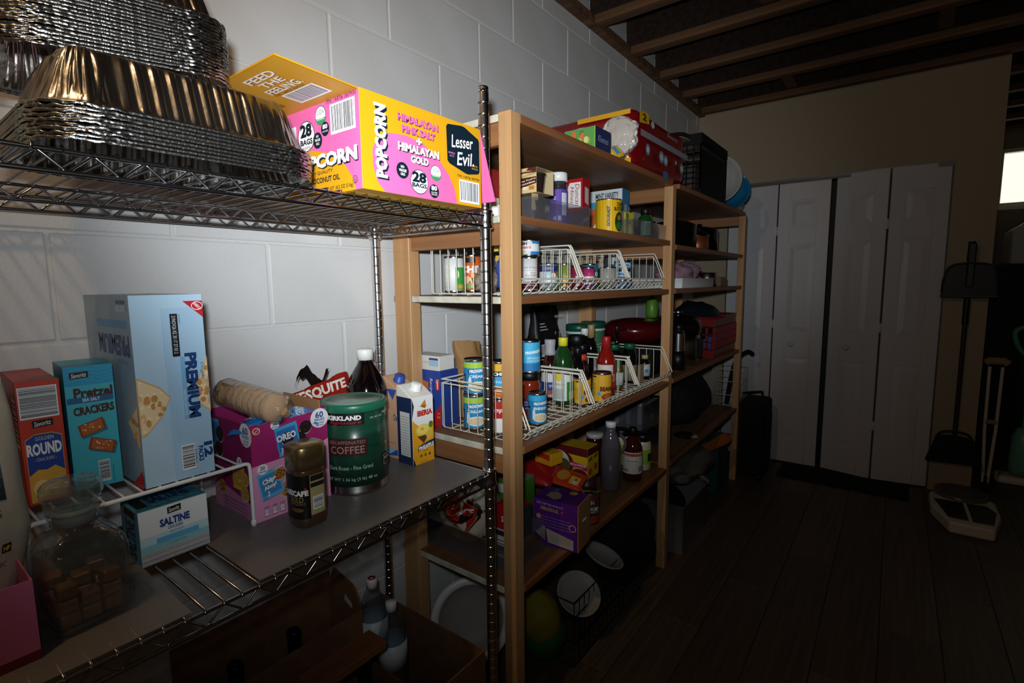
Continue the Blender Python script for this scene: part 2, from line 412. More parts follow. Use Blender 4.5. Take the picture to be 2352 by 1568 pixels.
MB().box(ox0, ox1, 3.955, 3.99, 2.003, 2.015).box(ox0, ox1, 3.955, 3.958, 1.985, 2.015).build('trim_1', 'track_metal', None, .001)['kind'] = 'structure'
M('casing_grey', '4c4a48', .5)
MB().box(1.4535, 1.462, 3.957, 4.0, FZ, 2.0).build('trim_2', 'casing_grey')['kind'] = 'structure'

# ------------------------------------------------------------------ wooden shelving along the wall
wu = thing('wooden_shelving', 'long two-bay pine shelving of square posts and boards along the block wall', 'shelving', (0, 0, FZ))
def wbox(name, x0, x1, y0, y1, z0, z1, m, parent=wu, bev=.0015, off=FZ):
    return MB().box(x0, x1, y0, y1, z0-off, z1-off).build(name, m, parent, bev)
M('white_edge', 'd4cfc0', .55, var=('b8b09c', 30))
for y in (1.02, 2.142, 3.42):
    wbox('post', .429, .468, y, y+.04, FZ, 1.755 if y < 2 else 1.735, 'pine_z')
    wbox('post', .02, .09, y, y+.04, FZ, 1.735, 'pine_z')
def shelf(y0, y1, zt, front=.455, end=True, th=.018, cleat=False):
    s = wbox('shelf_board', .012, .428, y0, y1, zt-th, zt, 'shelf_wood')
    wbox('front_edging', .428, front, y0+.0375, y1-.041, zt-th-.002, zt+.001, 'pine_y', s)
    if end: wbox('end_edging', .095, .428, y0-.004, y0, zt-th, zt, 'white_edge', s)
    if cleat: wbox('cleat', .092, .428, y0+.002, y0+.02, zt-th-.055, zt-th, 'pine_x', s); wbox('cleat', .092, .428, y1-.02, y1-.002, zt-th-.055, zt-th, 'pine_x', s)
shelf(1.024, 2.182, 1.752, .4675, cleat=True); shelf(2.1825, 3.458, 1.752, .4675, False, cleat=True)
for z in (1.508, 1.304, .905, .512): shelf(1.024, 2.182, z, .470 if z < 1.0 else .462, cleat=z in (1.508, .905))
for z in (1.496, 1.304, .903, .520): shelf(2.1825, 3.456, z, .462, False)
M('nail', '1d1a18', .4, .6); nm = MB().lathe([(0, -.0015), (.0028, -.001), (.0035, .0002)], 8).mesh('nail_head', ['nail'])
for z in (1.70, 1.63, 1.575, 1.49, 1.43, 1.37, 1.28, 1.05, .88):
    o = link('nail_head', nm, wu); o.matrix_local = Matrix.Translation((.4335, 1.0198, z-FZ)) @ Matrix.Rotation(RAD(90), 4, 'X')

# ------------------------------------------------------------------ chrome wire shelving
cu = thing('wire_shelving', 'chrome wire shelving unit with round grooved posts in the foreground', 'shelving', (0, 0, FZ))
def wire_post(x, y):
    prof = [(0, 0), (.015, 0), (.016, .004), (.0127, .02)]; z = .03; r = .0127
    while z < 1.735:
        prof += [(r, z-.0018), (r, z), (r-.0008, z+.0004), (r-.0008, z+.0018), (r, z+.0022), (r, z+.004)]; z += .0254
    prof += [(r, 1.735), (r-.001, 1.739), (.0125, 1.741), (.012, 1.745), (0, 1.746)]
    MB().lathe(prof, 20, x, y).build('post', ['chrome'], cu)
YA, YB, XF, XR = -.275, .9375, .452, .043
for x in (XF, XR):
    for y in (YA, YB): wire_post(x, y)
def wire_shelf(zt, xr_mid=(.172,)):
    z = zt-FZ; m = MB(); d = .028
    def zig(p0, p1, n, r=.0019):
        pts = []
        for i in range(n*2+1):
            t = i/(2*n); p = Vector(p0).lerp(Vector(p1), t); p.z = z-.004 if i % 2 == 0 else z-d+.001
            pts.append(p)
        out = []
        for i, p in enumerate(pts):   # soften the bends
            if 0 < i < len(pts)-1: out += [p.lerp(pts[i-1], .16), p, p.lerp(pts[i+1], .16)]
            else: out.append(p)
        m.tube(out, r, 6)
    for x, zig_ in ((XF+.006, 1), (XR-.006, 1)):
        m.tube([(x, YA, z-.004), (x, YB, z-.004)], .0032, 8); m.tube([(x, YA, z-d), (x, YB, z-d)], .0032, 8)
        zig((x, YA+.01, 0), (x, YB-.01, 0), 23)
    for y in (YA, YB):
        yy = y+.004*(1 if y > 0 else -1)
        m.tube([(XR, yy, z-.004), (XF, yy, z-.004)], .0032, 8); m.tube([(XR, yy, z-d), (XF, yy, z-d)], .0032, 8); zig((XR+.01, yy, 0), (XF-.01, yy, 0), 8)
    s = m.build('wire_shelf', ['chrome_wire'], cu)
    for x in xr_mid:
        t = MB(); m = t
        t.tube([(x, YA+.002, z-.006), (x, YB-.002, z-.006)], .0028, 8); t.tube([(x, YA+.002, z-d), (x, YB-.002, z-d)], .0028, 8); zig((x, YA+.01, 0), (x, YB-.01, 0), 23)
        t.build('support_truss', ['chrome_wire'], s)
    wm = MB().tube([(XR-.008, 0, -.006), (XR-.008, 0, 0), (XF+.008, 0, 0), (XF+.008, 0, -.007)], .0021, 6).mesh('deck_wire', ['chrome_wire'])
    n = 46
    for i in range(1, n): link('deck_wire', wm, s, (0, YA+(YB-YA)*i/n, z+.001))
    for x in (XF, XR):
        for y in (YA, YB):
            MB().lathe([(.0128, z-.034), (.0165, z-.034), (.0185, z-.03), (.0165, z-.02), (.0158, z+.002), (.0185, z+.006), (.0165, z+.01), (.0128, z+.01)], 20, x, y).build('collar', ['chrome'], s)
    return s
ws1 = wire_shelf(1.500); ws2 = wire_shelf(.871); ws3 = wire_shelf(.17)
# plastic liner sheets on the middle shelf
for y0, y1, lb in ((-.265, .263, 'grey ribbed plastic shelf liner at the near end of the middle wire shelf'), (.361, .925, 'grey ribbed plastic shelf liner under the coffee can and cartons')):
    tag(MB().box(.045, .455, y0, y1, .8738, .8752).build('shelf_liner', 'liner', None, 0), lb, 'shelf liner')
ZL = .8754
# white wire riser rack
rk = thing('riser_rack', 'white coated wire riser rack carrying the big saltine box', 'rack', (0, 0, ZL))
m = MB(); rx0, rx1, ry0, ry1, rzt = .03, .2625, .13, .447, .1255
for x in (rx0, rx1):
    m = MB(); m.tube(smooth_path([(x, ry0, .003), (x, ry0, .08), (x, ry0+.001, rzt-.0075), (x, ry0+.008, rzt), (x, ry0+.03, rzt), (x, (ry0+ry1)/2, rzt), (x, ry1-.03, rzt), (x, ry1-.008, rzt), (x, ry1-.001, rzt-.0075), (x, ry1, .08), (x, ry1, .003)], 4), .0036, 8)
    m.build('side_frame', 'white_coat', rk)
wm = MB().tube([(rx0, 0, rzt), (rx1, 0, rzt)], .0021, 6).mesh('cross_wire', [MATS['white_coat']])
for i in range(12): link('cross_wire', wm, rk, (0, ry0+.016+i*.0258, 0))
fm = MB().lathe([(0, 0), (.0055, 0), (.0055, .009), (.0036, .012)], 12).mesh('foot_cap', [MATS['white_coat']])
for x in (rx0, rx1):
    for y in (ry0, ry1): link('foot_cap', fm, rk, (x, y, 0))
ZR = ZL+rzt+.0022

# bare bulb in its lampholder on a joist, behind the photographer
lamp = thing('ceiling_bulb', 'bare warm bulb in a white lampholder behind the viewer', 'lamp', (BULB.x, BULB.y, 2.53))
MB().lathe([(0, .0), (.05, .0), (.05, -.012), (.03, -.02), (.024, -.04), (0, -.04)], 24).build('lampholder', 'white_plastic', lamp)

# ------------------------------------------------------------------ upper wire shelf: foil pans, popcorn carton
def pan_mesh(a, b, rc=.066, h=.076, N=520, seed=1):
    Ls = [2*(b-rc), pi/2*rc, 2*(a-rc), pi/2*rc]*2; T = sum(Ls)
    def outline(t):
        s = t*T; i = 0
        while s > Ls[i] and i < 7: s -= Ls[i]; i += 1
        # start at +x side running +y
        cs = [(a, -b+rc, 0, 1, 1, 0), None, (a-rc, b, -1, 0, 0, 1), None, (-a, b-rc, 0, -1, -1, 0), None, (-a+rc, -b, 1, 0, 0, -1), None]
        if i % 2 == 0:
            x, y, dx, dy, nx, ny = cs[i]; e = min(s, Ls[i]-s)-.006
            return x+dx*s, y+dy*s, nx, ny, min(1, max(0, e/.03)), s
        cc = [(a-rc, b-rc, 0), (-a+rc, b-rc, pi/2), (-a+rc, -b+rc, pi), (a-rc, -b+rc, 3*pi/2)][i//2]
        an = cc[2]+s/rc; return cc[0]+rc*cos(an), cc[1]+rc*sin(an), cos(an), sin(an), 0, s
    prof = [(-.001, -.0012, 0), (.0, .0012, 0), (-.0015, .0034, 0), (-.004, .0026, 0), (-.011, .0022, 0), (-.014, .005, .3), (-.018, .014, 1), (-.024, .032, 1), (-.030, .050, 1), (-.035, .064, 1), (-.039, .072, .8), (-.044, h, .35), (-.055, h+.0004, 0)]
    m = MB(); n = len(prof); v = []; mm = []
    for k in range(N):
        x, y, nx, ny, stf, s = outline(k/N)
        for i, (o, z, w) in enumerate(prof):
            cor = .0023*math.copysign(min(1, abs(sin(2*pi*s/.019))*3.2), sin(2*pi*s/.019))*stf
            an = math.atan2(y, x)
            wr = (1-stf)*(.0036*vnoise(an*24+seed*9, z*20, seed)+.0013*vnoise(an*50, z*40, seed+4)-.001)
            dd = o+w*(cor+wr)
            if i < 5: g_ = .10+.9*(1-stf); dd += g_*(.0010*vnoise(k*.34, i*.4, seed)+.0006*vnoise(k*.9, i*1.4, seed+3)); z = z+g_*(.0012*vnoise(k*.24, 3.3, seed)+.0006*vnoise(k*.7, i*.7, seed))
            v.append((x+nx*dd, y+ny*dd, z))
    o = 0
    fs = []
    for k in range(N):
        k2 = (k+1) % N
        for i in range(n-1): m.f.append((k*n+i, k2*n+i, k2*n+i+1, k*n+i+1)); m.m.append(0 if i < 5 else 1); m.s.append(True)
    m.v = v
    m.f.append(tuple(k*n+n-1 for k in range(N))); m.m.append(1); m.s.append(False)
    return m.mesh('foil_pan', ['foil', 'foil_side'])
pan_a = [pan_mesh(.132, .174, seed=q) for q in (1, 2, 3)]; pan_b = [pan_mesh(.132, .146, seed=q) for q in (5, 6, 7)]
ORD = 'topmost second third fourth fifth sixth seventh eighth ninth tenth eleventh twelfth thirteenth fourteenth fifteenth sixteenth seventeenth eighteenth lowest'.split()
for i in range(9):
    o = link('foil_pan', pan_a[i % 3], None, (.372+.0012*(hash01(i, 2)-.5), .316+.0016*(hash01(i, 5)-.5), 1.5045+i*.0048)); o.rotation_euler = (0, 0, RAD(.6*(hash01(i, 7)-.5)+180*(i % 2)))
    tag(o, 'upside-down foil roasting pan, '+('lowest' if i == 0 else 'uppermost' if i == 8 else ORD[8-i]+' from the top')+' of the front stack', 'foil pan', 'foil pans in the front stack')
for i in range(19):
    o = link('foil_pan', pan_b[(i*2+i//3) % 3], None, (.258+.0014*(hash01(i, 3)-.5), .283+.002*(hash01(i, 6)-.5), 1.6455+i*.0047)); o.rotation_euler = (Matrix.Rotation(RAD(3.6), 4, 'X') @ Matrix.Rotation(RAD(-7+.7*(hash01(i, 9)-.5)+180*((i//2) % 2)), 4, 'Z')).to_euler()
    tag(o, 'upside-down foil roasting pan, '+(ORD[18-i] if i in (0, 18) else ORD[18-i]+' from the top')+' of the tall rear stack', 'foil pan', 'foil pans in the rear stack')
# things packed at the near end beside the pans
def blob(name, label, cat, c, r, mat, amp=.3, fr=3, seed=0, nu=40, nv=24, flat=None, parent=None, sc=1):
    m = MB()
    def fn(u, v):
        a, p = 2*pi*u, pi*(v-.5); d = Vector((cos(a)*cos(p), sin(a)*cos(p), sin(p)))
        k = 1+amp*vnoise(d.x*fr+seed, d.y*fr+seed*2, d.z*fr+5)+amp*.5*vnoise(d.x*fr*2.7, d.y*fr*2.7+seed, d.z*fr*2.7)
        q = Vector((d.x*r[0], d.y*r[1], d.z*r[2]))*k
        if flat is not None and q.z < flat: q.z = flat
        return q
    m.grid(fn, nu, nv, cu=True); o = m.build(name, mat, parent, loc=c)
    return tag(o, label, cat) if label else o
blob('plastic_bag', 'crumpled clear plastic bag tucked left of the foil pans', 'plastic bag', (.300, .128, 1.622), (.05, .034, .028), 'film', .28, 3.0, 3, 60, 40)
M('cream_plastic', 'b9b79a', .45)
jg = thing('plastic_jug', 'pale cream plastic jug at the left edge of the upper wire shelf', 'jug', (.32, .075, 1.503))
MB().lathe([(0, .001), (.036, .001), (.042, .006), (.043, .05), (.042, .07), (.036, .09), (.02, .105), (.014, .112), (.014, .125), (0, .125)], 28).build('jug_body', 'cream_plastic', jg)
MB().lathe([(.0145, .118), (.017, .118), (.017, .135), (.015, .137), (0, .137)], 20).build('screw_cap', 'cream_plastic', jg)

YEL, PNK, NAV = 'd89c17', 'e468a4', '10202c'
def usda(a, u, v, r):
    a.disc(u, v, r, '20453a').disc(u, v, r*.93, 'f3f3ef'); R = r*.9
    pts = [(u+R*cos(RAD(t))/a.W, v-.002/a.H+R*sin(RAD(t))*.98/a.H) for t in range(190, 351, 16)]; a.poly(pts, '3f8f5a')
    a.text('USDA', u, v+r*.35/a.H, r*.5/a.H, '5a6a66', r*1.35/a.W); a.text('ORGANIC', u, v-r*.32/a.H, r*.36/a.H, 'f3f3ef', r*1.5/a.W)
def pop_front(a):
    a.rect(0, 0, 1, 1, YEL)
    a.poly([(.155, 0), (.10, .10), (.075, .25), (.075, .42), (.11, .55), (.2, .635), (.33, .655), (.46, .615), (.58, .50), (.68, .33), (.735, .15), (.75, 0)], PNK)
    a.text('POPCORN', .135, .525, .085, 'f4f2ee', .76, 90, .055, shadow=(NAV, .010, -.010))
    a.text('HIMALAYAN', .425, .84, .082, PNK, .33, bold=.045, shadow=('5c1e4c', .004, -.004)); a.text('PINK SALT', .425, .725, .082, PNK, .27, bold=.045, shadow=('5c1e4c', .004, -.004))
    a.text('+', .425, .625, .07, 'f4f2ee', .045, bold=.06, shadow=(NAV, .004, -.004))
    a.text('HIMALAYAN', .425, .525, .09, 'f4f2ee', .335, bold=.05, shadow=(NAV, .005, -.005)); a.text('GOLD', .425, .415, .082, 'f4f2ee', .145, bold=.05, shadow=(NAV, .005, -.005))
    r = .0148; a.disc(.285, .265, r*.98, NAV)
    for t, y in (('NO', .305), ('VEGGIE', .265), ('OILS', .225)): a.text(t, .285, y, .03, 'f0f0ec', bold=.03)
    a.disc(.415, .175, .0225, NAV).disc(.415, .175, .0212, 'f4f2ee'); a.text('28', .415, .225, .12, NAV, .115, bold=.05); a.text('BAGS', .415, .135, .05, NAV, .12, bold=.04); a.text('INSIDE', .415, .085, .025, NAV, .07)
    usda(a, .555, .315, .0145); a.disc(.535, .10, .0128, NAV); a.text('80', .535, .135, .055, 'f4f2ee', .05, bold=.04); a.text('CALORIES', .535, .085, .018, 'f0f0ec', .055); a.text('PER BAG', .535, .06, .018, 'f0f0ec', .05)
    a.poly([(.66, .50), (.655, .90), (.67, .93), (.80, .96), (.83, .955), (.965, .86), (.975, .83), (.975, .45), (.96, .42), (.86, .39), (.83, .395), (.68, .47)], NAV)
    a.text('Lesser', .805, .765, .15, 'f4f2ee', .215, shear=.22, bold=.012, rot=6); a.text('Evil.', .83, .565, .16, 'f4f2ee', .17, shear=.22, bold=.012, rot=6)
    a.text('SIMPLE', .70, .60, .022, 'e88cc0', .06); a.text('ACTS', .70, .565, .022, 'e88cc0', .04); a.text('CLEAN', .925, .51, .022, 'dba93a', .055); a.text('SNACKS', .925, .475, .022, 'dba93a', .065)
    a.text('ITM. / ART# 1837930', .86, .345, .032, NAV, .22); a.bar(.765, .03, .965, .305, 22)
def pop_side(a):
    a.rect(0, 0, 1, 1, PNK)
    a.poly([(0, .42), (.12, .50), (.4, .52), (.62, .44), (.82, .27), (.90, .12), (.93, 0), (0, 0)], YEL)
    a.text('POPCORN', .56, .375, .155, 'f4f2ee', .80, bold=.055, shadow=(NAV, .010, -.010))
    a.disc(.36, .68, .0275, NAV).disc(.36, .68, .026, 'f4f2ee'); a.text('28', .36, .745, .145, NAV, .15, bold=.05); a.text('BAGS', .36, .62, .065, NAV, .16, bold=.04); a.text('INSIDE', .36, .555, .032, NAV, .10)
    a.disc(.505, .60, .0142, NAV)
    for t, y in (('NO', .645), ('VEGGIE', .605), ('OILS', .565)): a.text(t, .505, y, .028, 'f0f0ec', bold=.02)
    usda(a, .56, .85, .0165); a.disc(.61, .695, .0122, NAV); a.text('80', .61, .72, .05, 'f4f2ee', .06, bold=.04); a.text('CALORIES', .61, .67, .016, 'f0f0ec', .07)
    a.text('ITM. / ART# 1837930', .81, .955, .04, NAV, .34); a.bar(.68, .61, .965, .92, 20); a.rect(.12, .68, .24, .82, 'f0eef0')
    a.text('PREMIUM QUALITY', .48, .245, .04, NAV, .40); a.text('WITH COCONUT OIL', .50, .165, .06, NAV, .52, bold=.02); a.text('CALORIES PER BAG . TOTAL NET WT 18.2 OZ (516g)', .52, .05, .05, NAV, .78)
    a.disc(.935, .10, .0065, NAV).disc(.935, .10, .0054, PNK); a.text('U', .935, .10, .042, NAV, .022, bold=.02)
pc = carton('popcorn_carton', 'open pink and yellow popcorn carton beside the foil pans', .3752, .712, 1.5024, .25, .31, .164, 'e0a520', 0, {'F': pop_front, 'L': pop_side})
def flap(name, y0, z0, y1, z1, mats, x0=-.123, x1=.123):
    dy, dz = y1-y0, z1-z0; L = math.hypot(dy, dz); ny, nz = -dz/L*.0025, dy/L*.0025
    m = MB(); v = [(x, y, z) for x in (x0, x1) for y, z in ((y0, z0), (y1, z1), (y1+ny, z1+nz), (y0+ny, z0+nz))]
    m.add(v, [(0, 1, 2, 3), (7, 6, 5, 4), (0, 4, 5, 1), (1, 5, 6, 2), (2, 6, 7, 3), (3, 7, 4, 0)]); return m.build(name, mats, pc)
M('kraft', 'a5754a', .85)
f1 = flap('flap', -.155, .164, -.298, .170, [P('c08a18')])
A_ = Art(lambda u, v, e: (-.123+u, -.155-v*.999, .1638+v*.042-.003-e), .246, .143)
A_.rect(0, 0, 1, 1, 'c48e18')
for t, v, h, w in (('FEED', .82, .115, .33), ('THE', .68, .105, .26), ('FEELING.', .54, .115, .40)): A_.text(t, .62, v, h, 'f0e6d8', w, bold=.03, shadow=('6a4210', .004, -.004))
A_.text('ITM. / ART# 1837930', .60, .445, .04, '3a2a10', .35); A_.bar(.46, .15, .84, .42, 22)
for i, t in enumerate(('CERTIFIED', 'FAIR TRADE', 'CERTIFIED', 'GLUTEN FREE')): A_.text(t, .18, .85-.2*i, .07, '4a3210', .26)
A_.build('printed_flap', pc)
f2 = flap('flap', .155, .164, .206, .020, [P(PNK)])
A_ = Art(lambda u, v, e: (.122-u, .206-.051*v/.153+.0, .020+.144*v/.153), .24, .153)
A_ = Art(lambda u, v, e: (.1232+e, .206+.0025-.051*v/.153-u, .020+.144*v/.153), .01, .153)
MB().box(-.122, .122, -.152, .152, .160, .1615).build('inner_flap', 'kraft', pc)

# ------------------------------------------------------------------ middle wire shelf, on the riser rack
LB, DB, RED = 'a9cbe2', '1b3f7a', 'c2212c'
def cracker(a, pts, seed=0):
    a.poly(pts, 'd9a767')
    cu_ = sum(p[0] for p in pts)/len(pts); cv_ = sum(p[1] for p in pts)/len(pts)
    a.poly([(cu_+(p[0]-cu_)*.93, cv_+(p[1]-cv_)*.93) for p in pts], 'ecd3a4')
    def inside(q):
        s_ = [(pts[(i+1) % len(pts)][0]-p[0])*(q[1]-p[1])-(pts[(i+1) % len(pts)][1]-p[1])*(q[0]-p[0]) for i, p in enumerate(pts)]
        return all(x > 0 for x in s_) or all(x < 0 for x in s_)
    us = [p[0] for p in pts]; vs_ = [p[1] for p in pts]
    for k in range(34):
        q = (min(us)+(max(us)-min(us))*hash01(k, seed, 1), min(vs_)+(max(vs_)-min(vs_))*hash01(k, seed, 2))
        qq = (cu_+(q[0]-cu_)*1.16, cv_+(q[1]-cv_)*1.16)
        if inside(qq): a.ell(q[0], q[1], .02+.03*hash01(k, 3), .008+.012*hash01(k, 4), 'c98f4c' if k % 3 else 'ddb27a', 6)
    for k in range(24):
        q = (min(us)+(max(us)-min(us))*((k % 5)+.5)/5, min(vs_)+(max(vs_)-min(vs_))*((k//5)+.5)/5)
        if inside((cu_+(q[0]-cu_)*1.1, cv_+(q[1]-cv_)*1.1)): a.disc(q[0], q[1], .0013, 'fbf3e2')
def nabisco(a, pts, cu_, cv_, rot, s=1):
    a.poly(pts, RED); a.ell(cu_, cv_, .075*s, .020*s, 'f5eeee', 12).ell(cu_, cv_, .066*s, .0165*s, RED, 12); a.text('NABISCO', cu_, cv_, .014*s, 'f5eeee', .11*s, bold=.03, rot=rot)
def prem_front(a):
    a.rect(0, 0, 1, 1, 'b4d2e6'); a.rect(.41, .0, 1, .93, 'a8cae2')
    a.rect(.405, .62, .41, .93, '8fb2c8').rect(.505, .0, .508, .40, '8fb2c8')
    cracker(a, [(.0, .585), (.30, .52), (.44, .46), (.30, .36), (.08, .28), (.0, .27)], 1)
    cracker(a, [(1.0, .66), (.86, .55), (.76, .49), (.86, .39), (1.0, .345)], 2)
    nabisco(a, [(.70, .965), (.985, .965), (.985, .875)], .905, .938, -48, 1.15)
    a.rect(.50, .675, .605, .90, '141820'); a.text('21NOV26 KE 30 17 37 03 2', .553, .79, .055, 'e8e8e8', .20, -90); a.text('MFG 1883 002 17', .63, .87, .015, '3a5a78', .05, -90)
    a.rect(.595, .335, .655, .67, '7fb8de'); a.text('SALTINE CRACKERS', .625, .42, .03, 'd8ecf6', .14, -90)
    a.text('PREMIUM', .745, .51, .175, DB, .355, -90, .05); a.text('Original', .905, .58, .075, '5ca5cf', .10, -90, 0, .25); a.text('TOPPED WITH SEA SALT', .965, .47, .02, '6fa0c0', .15, -90)
    a.text('12', .90, .14, .13, DB, .085, -90, .05); a.text('PACKS', .785, .125, .075, DB, .085, -90, .02); a.text('for freshness', .705, .115, .045, DB, .08, -90)
    a.bar(.50, .05, .70, .19, 16, horiz=True)
def prem_side(a):
    a.rect(0, 0, 1, 1, '9aacba'); a.rect(.30, .83, .93, .872, '5f9ac4')
    a.text('PREMIUM', .62, .74, .11, '2a4a7e', .66, 180, .05); a.text('Original', .78, .655, .04, '6f9fbe', .22, 180, 0, .25)
    for i in range(4): a.disc(.77+i*.05, .965, .004, '46505a'); a.rect(.75+i*.05, .915, .785+i*.05, .95, 'c8d2da')
    cracker(a, [(.78, .33), (1.0, .44), (1.0, .20)], 5); a.poly([(.80, .0), (1.0, .10), (1.0, .0)], RED)
carton('saltine_carton', 'tall light blue saltine carton standing on the white riser rack', .131, .335, ZR, .242, .108, .323, '9fb6c6', 0, {'F': prem_front, 'L': prem_side})
def savoritz(a, u, v, w, h):
    a.poly([(u-w/2, v-h/2), (u+w/2, v-h*.42), (u+w/2*1.02, v+h/2), (u-w/2*.98, v+h*.42)], '17181a'); a.text('Savoritz', u, v, h*.62, 'eeeae4', w*.82, rot=4, shear=.3, bold=.01)
def pretz(a):
    a.rect(0, 0, 1, 1, '45b4c2'); a.rect(0, .845, 1, 1, '2a9cc0')
    for i in range(5): a.poly([(0, .86+i*.03), (.35, .875+i*.03), (.7, .85+i*.03), (1, .87+i*.03), (1, .874+i*.03), (.7, .854+i*.03), (.35, .879+i*.03), (0, .864+i*.03)], '2389ae')
    savoritz(a, .30, .93, .38, .055)
    a.text('Pretzel', .56, .785, .085, '4a2418', .80, bold=.045); a.rect(.02, .705, .96, .752, '25618a'); a.text('SEA SALT', .50, .728, .026, 'e8eef0', .36, bold=.02)
    a.text('CRACKERS', .54, .645, .07, '4a2418', .84, bold=.05, rot=3)
    for k, (u, v, r) in enumerate(((.46, .50, 14), (.63, .345, -18))):
        c_, s_ = cos(RAD(r)), sin(RAD(r)); q = [(-.27, -.05), (.27, -.05), (.27, .05), (-.27, .05)]
        R = lambda f: [(u+(x*c_-y*2.6*s_)*f, v+(x*.38*s_+y*c_)*f) for x, y in q]
        a.poly([(x+.03, y-.015) for x, y in R(1)], '1d7d92'); a.poly(R(1), '8a3f16'); a.poly(R(.84), 'b5602a')
        for i in range(6): a.ell(u+.38*(hash01(i, k)-.5), v+.06*(hash01(i, k+3)-.5), .03, .008, 'd08a4a', 6)
        for i in range(4): a.disc(u+.36*(hash01(i, k+7)-.5), v+.07*(hash01(i, k+9)-.5), .0011, 'f3ead8')
    a.bar(.50, .04, .74, .22, 14, bg='d8dcdc', horiz=True); a.rect(.79, .02, .81, .16, '2a8a98')
carton('pretzel_cracker_box', 'teal pretzel cracker box between the red cracker box and saltine carton', .116, .2445, ZR, .110, .064, .208, '3a9fb2', RAD(-5), {'F': pretz, 'L': lambda a: a.rect(0, 0, 1, 1, '2d86a0')})
def roundc(a):
    a.rect(0, 0, 1, 1, 'c63a26'); a.bar(.04, .70, .93, .955, 26, horiz=True, pad=.03)
    savoritz(a, .52, .655, .48, .062)
    a.poly([(.08, .02), (.08, .535), (.3, .575), (.7, .575), (.93, .545), (.93, .02)], 'c0a860'); a.poly([(.095, .02), (.095, .53), (.3, .567), (.7, .567), (.915, .538), (.915, .02)], '24449a')
    a.text('GOLDEN', .52, .535, .03, 'e4d9b0', .42); a.text('ROUND', .50, .45, .10, 'f2f0ee', .80, bold=.045); a.text('- CRACKERS -', .50, .365, .026, 'd8c890', .52)
    a.poly([(.095, .02), (.095, .24), (.3, .285), (.5, .275), (.7, .30), (.915, .25), (.915, .02)], 'd9a540'); a.ell(.35, .13, .2, .07, 'e8c678'); a.ell(.7, .12, .2, .08, 'e2b860')
carton('round_cracker_box', 'red box of golden round crackers behind the glass jar', .101, .1775, ZR, .168, .051, .195, 'a32c20', RAD(-3), {'F': roundc, 'L': lambda a: (a.rect(0, 0, 1, 1, '8c2018'), a.bar(.72, .45, .96, .85, 10, bg='c8a8a0', horiz=True))})

# under and beside the rack
def salt_front(a):
    a.rect(0, 0, 1, 1, 'e9edf0'); a.rect(0, .30, 1, .52, 'bfe0e8').rect(0, .24, 1, .36, '8fcad6'); a.bar(0, .0, 1, .235, 12, bg='e6e6e6', c='55585c', horiz=True, pad=.0)
    savoritz(a, .50, .90, .20, .13); a.text('SALTINE', .50, .70, .145, '2a3f86', .44, bold=.05); a.text('CRACKERS', .50, .58, .06, '3a4f90', .22, bold=.02); a.rect(.22, .36, .84, .45, '63b3e4'); a.text('BEST IF USED BY', .52, .50, .03, '3a4a60', .2); a.text('LIFT TAB TO OPEN', .52, .29, .03, '3a7a90', .26); a.text('Original', .50, .80, .05, 'a8c8d8', .16)
def salt_top(a):
    a.rect(0, 0, 1, 1, '3f7f92'); a.text('SALTINE', .55, .55, .42, '23335e', .62, bold=.05); a.rect(.04, .2, .2, .8, '17181a'); a.text('CRACKERS', .87, .5, .16, '23335e', .2)
def salt_side(a): a.rect(0, 0, 1, 1, '4a8698'); a.text('SALTINE', .5, .42, .55, '23335e', .7, 90, .04); a.rect(.2, .82, .8, .96, '17181a')
carton('saltine_cracker_box', 'white and aqua saltine cracker box beneath the wire riser rack', .222, .314, ZL, .085, .104, .095, 'cfd8dc', RAD(0), {'F': salt_front, 'T': salt_top, 'L': salt_side})

# glass jar with stopper and wrapped caramels
jr = thing('glass_jar', 'square clear glass jar with faceted stopper at the near end', 'jar', (.338, .170, ZL), RAD(5)); jr.scale = (.94,)*3
def sq_prof(levels, n=40, p=5):
    def fn(u, v):
        i = v*(len(levels)-1); k = min(int(i), len(levels)-2); t = i-k
        r = levels[k][0]*(1-t)+levels[k+1][0]*t; z = levels[k][1]*(1-t)+levels[k+1][1]*t; q = levels[k][2]*(1-t)+levels[k+1][2]*t
        a_ = 2*pi*u; c_, s_ = cos(a_), sin(a_); d = (abs(c_)**q+abs(s_)**q)**(-1/q)
        return (r*d*c_, r*d*s_, z)
    return fn, len(levels)
fn, n = sq_prof([(.001, .002, 8), (.040, .002, 8), (.047, .008, 9), (.050, .03, 9), (.050, .07, 9), (.050, .105, 9), (.048, .118, 8), (.042, .132, 5), (.033, .142, 3), (.0285, .146, 2), (.0285, .158, 2), (.031, .162, 2), (.031, .166, 2), (.025, .166, 2), (.0235, .15, 2), (.028, .14, 2), (.040, .126, 5), (.0455, .112, 8), (.0465, .07, 8), (.0465, .02, 8), (.040, .009, 8), (.001, .008, 8)])
MB().grid(fn, 56, n, cu=True).build('jar_body', 'clear_glass', jr)
M('jar_ring', 'a8a8a4', .4, alpha=.6)
MB().lathe([(.0236, .150), (.0246, .150), (.0246, .172), (.0236, .172)], 28).build('seal_ring', 'jar_ring', jr)
fac = MB(); fac.lathe([(0, .166), (.030, .166), (.0335, .172), (.0335, .186), (.037, .192), (.037, .206), (.032, .213), (0, .2145)], 16, sm=False); fac.lathe([(0, .15), (.0215, .15), (.0225, .166), (0, .1661)], 24)
fac.build('stopper', clear('stopper_glass', 'e6ecea', .03, .12, 'a8b2ae', 1.9) and 'stopper_glass', jr)
M('caramel', '86532f', .35, coat=.4); M('cellophane', 'c8c0b0', .15, alpha=.35)
cme = MB().box(-.011, .011, -.011, .011, -.009, .009).mesh('caramel_candy', ['caramel'], .003, 2)
k = 0
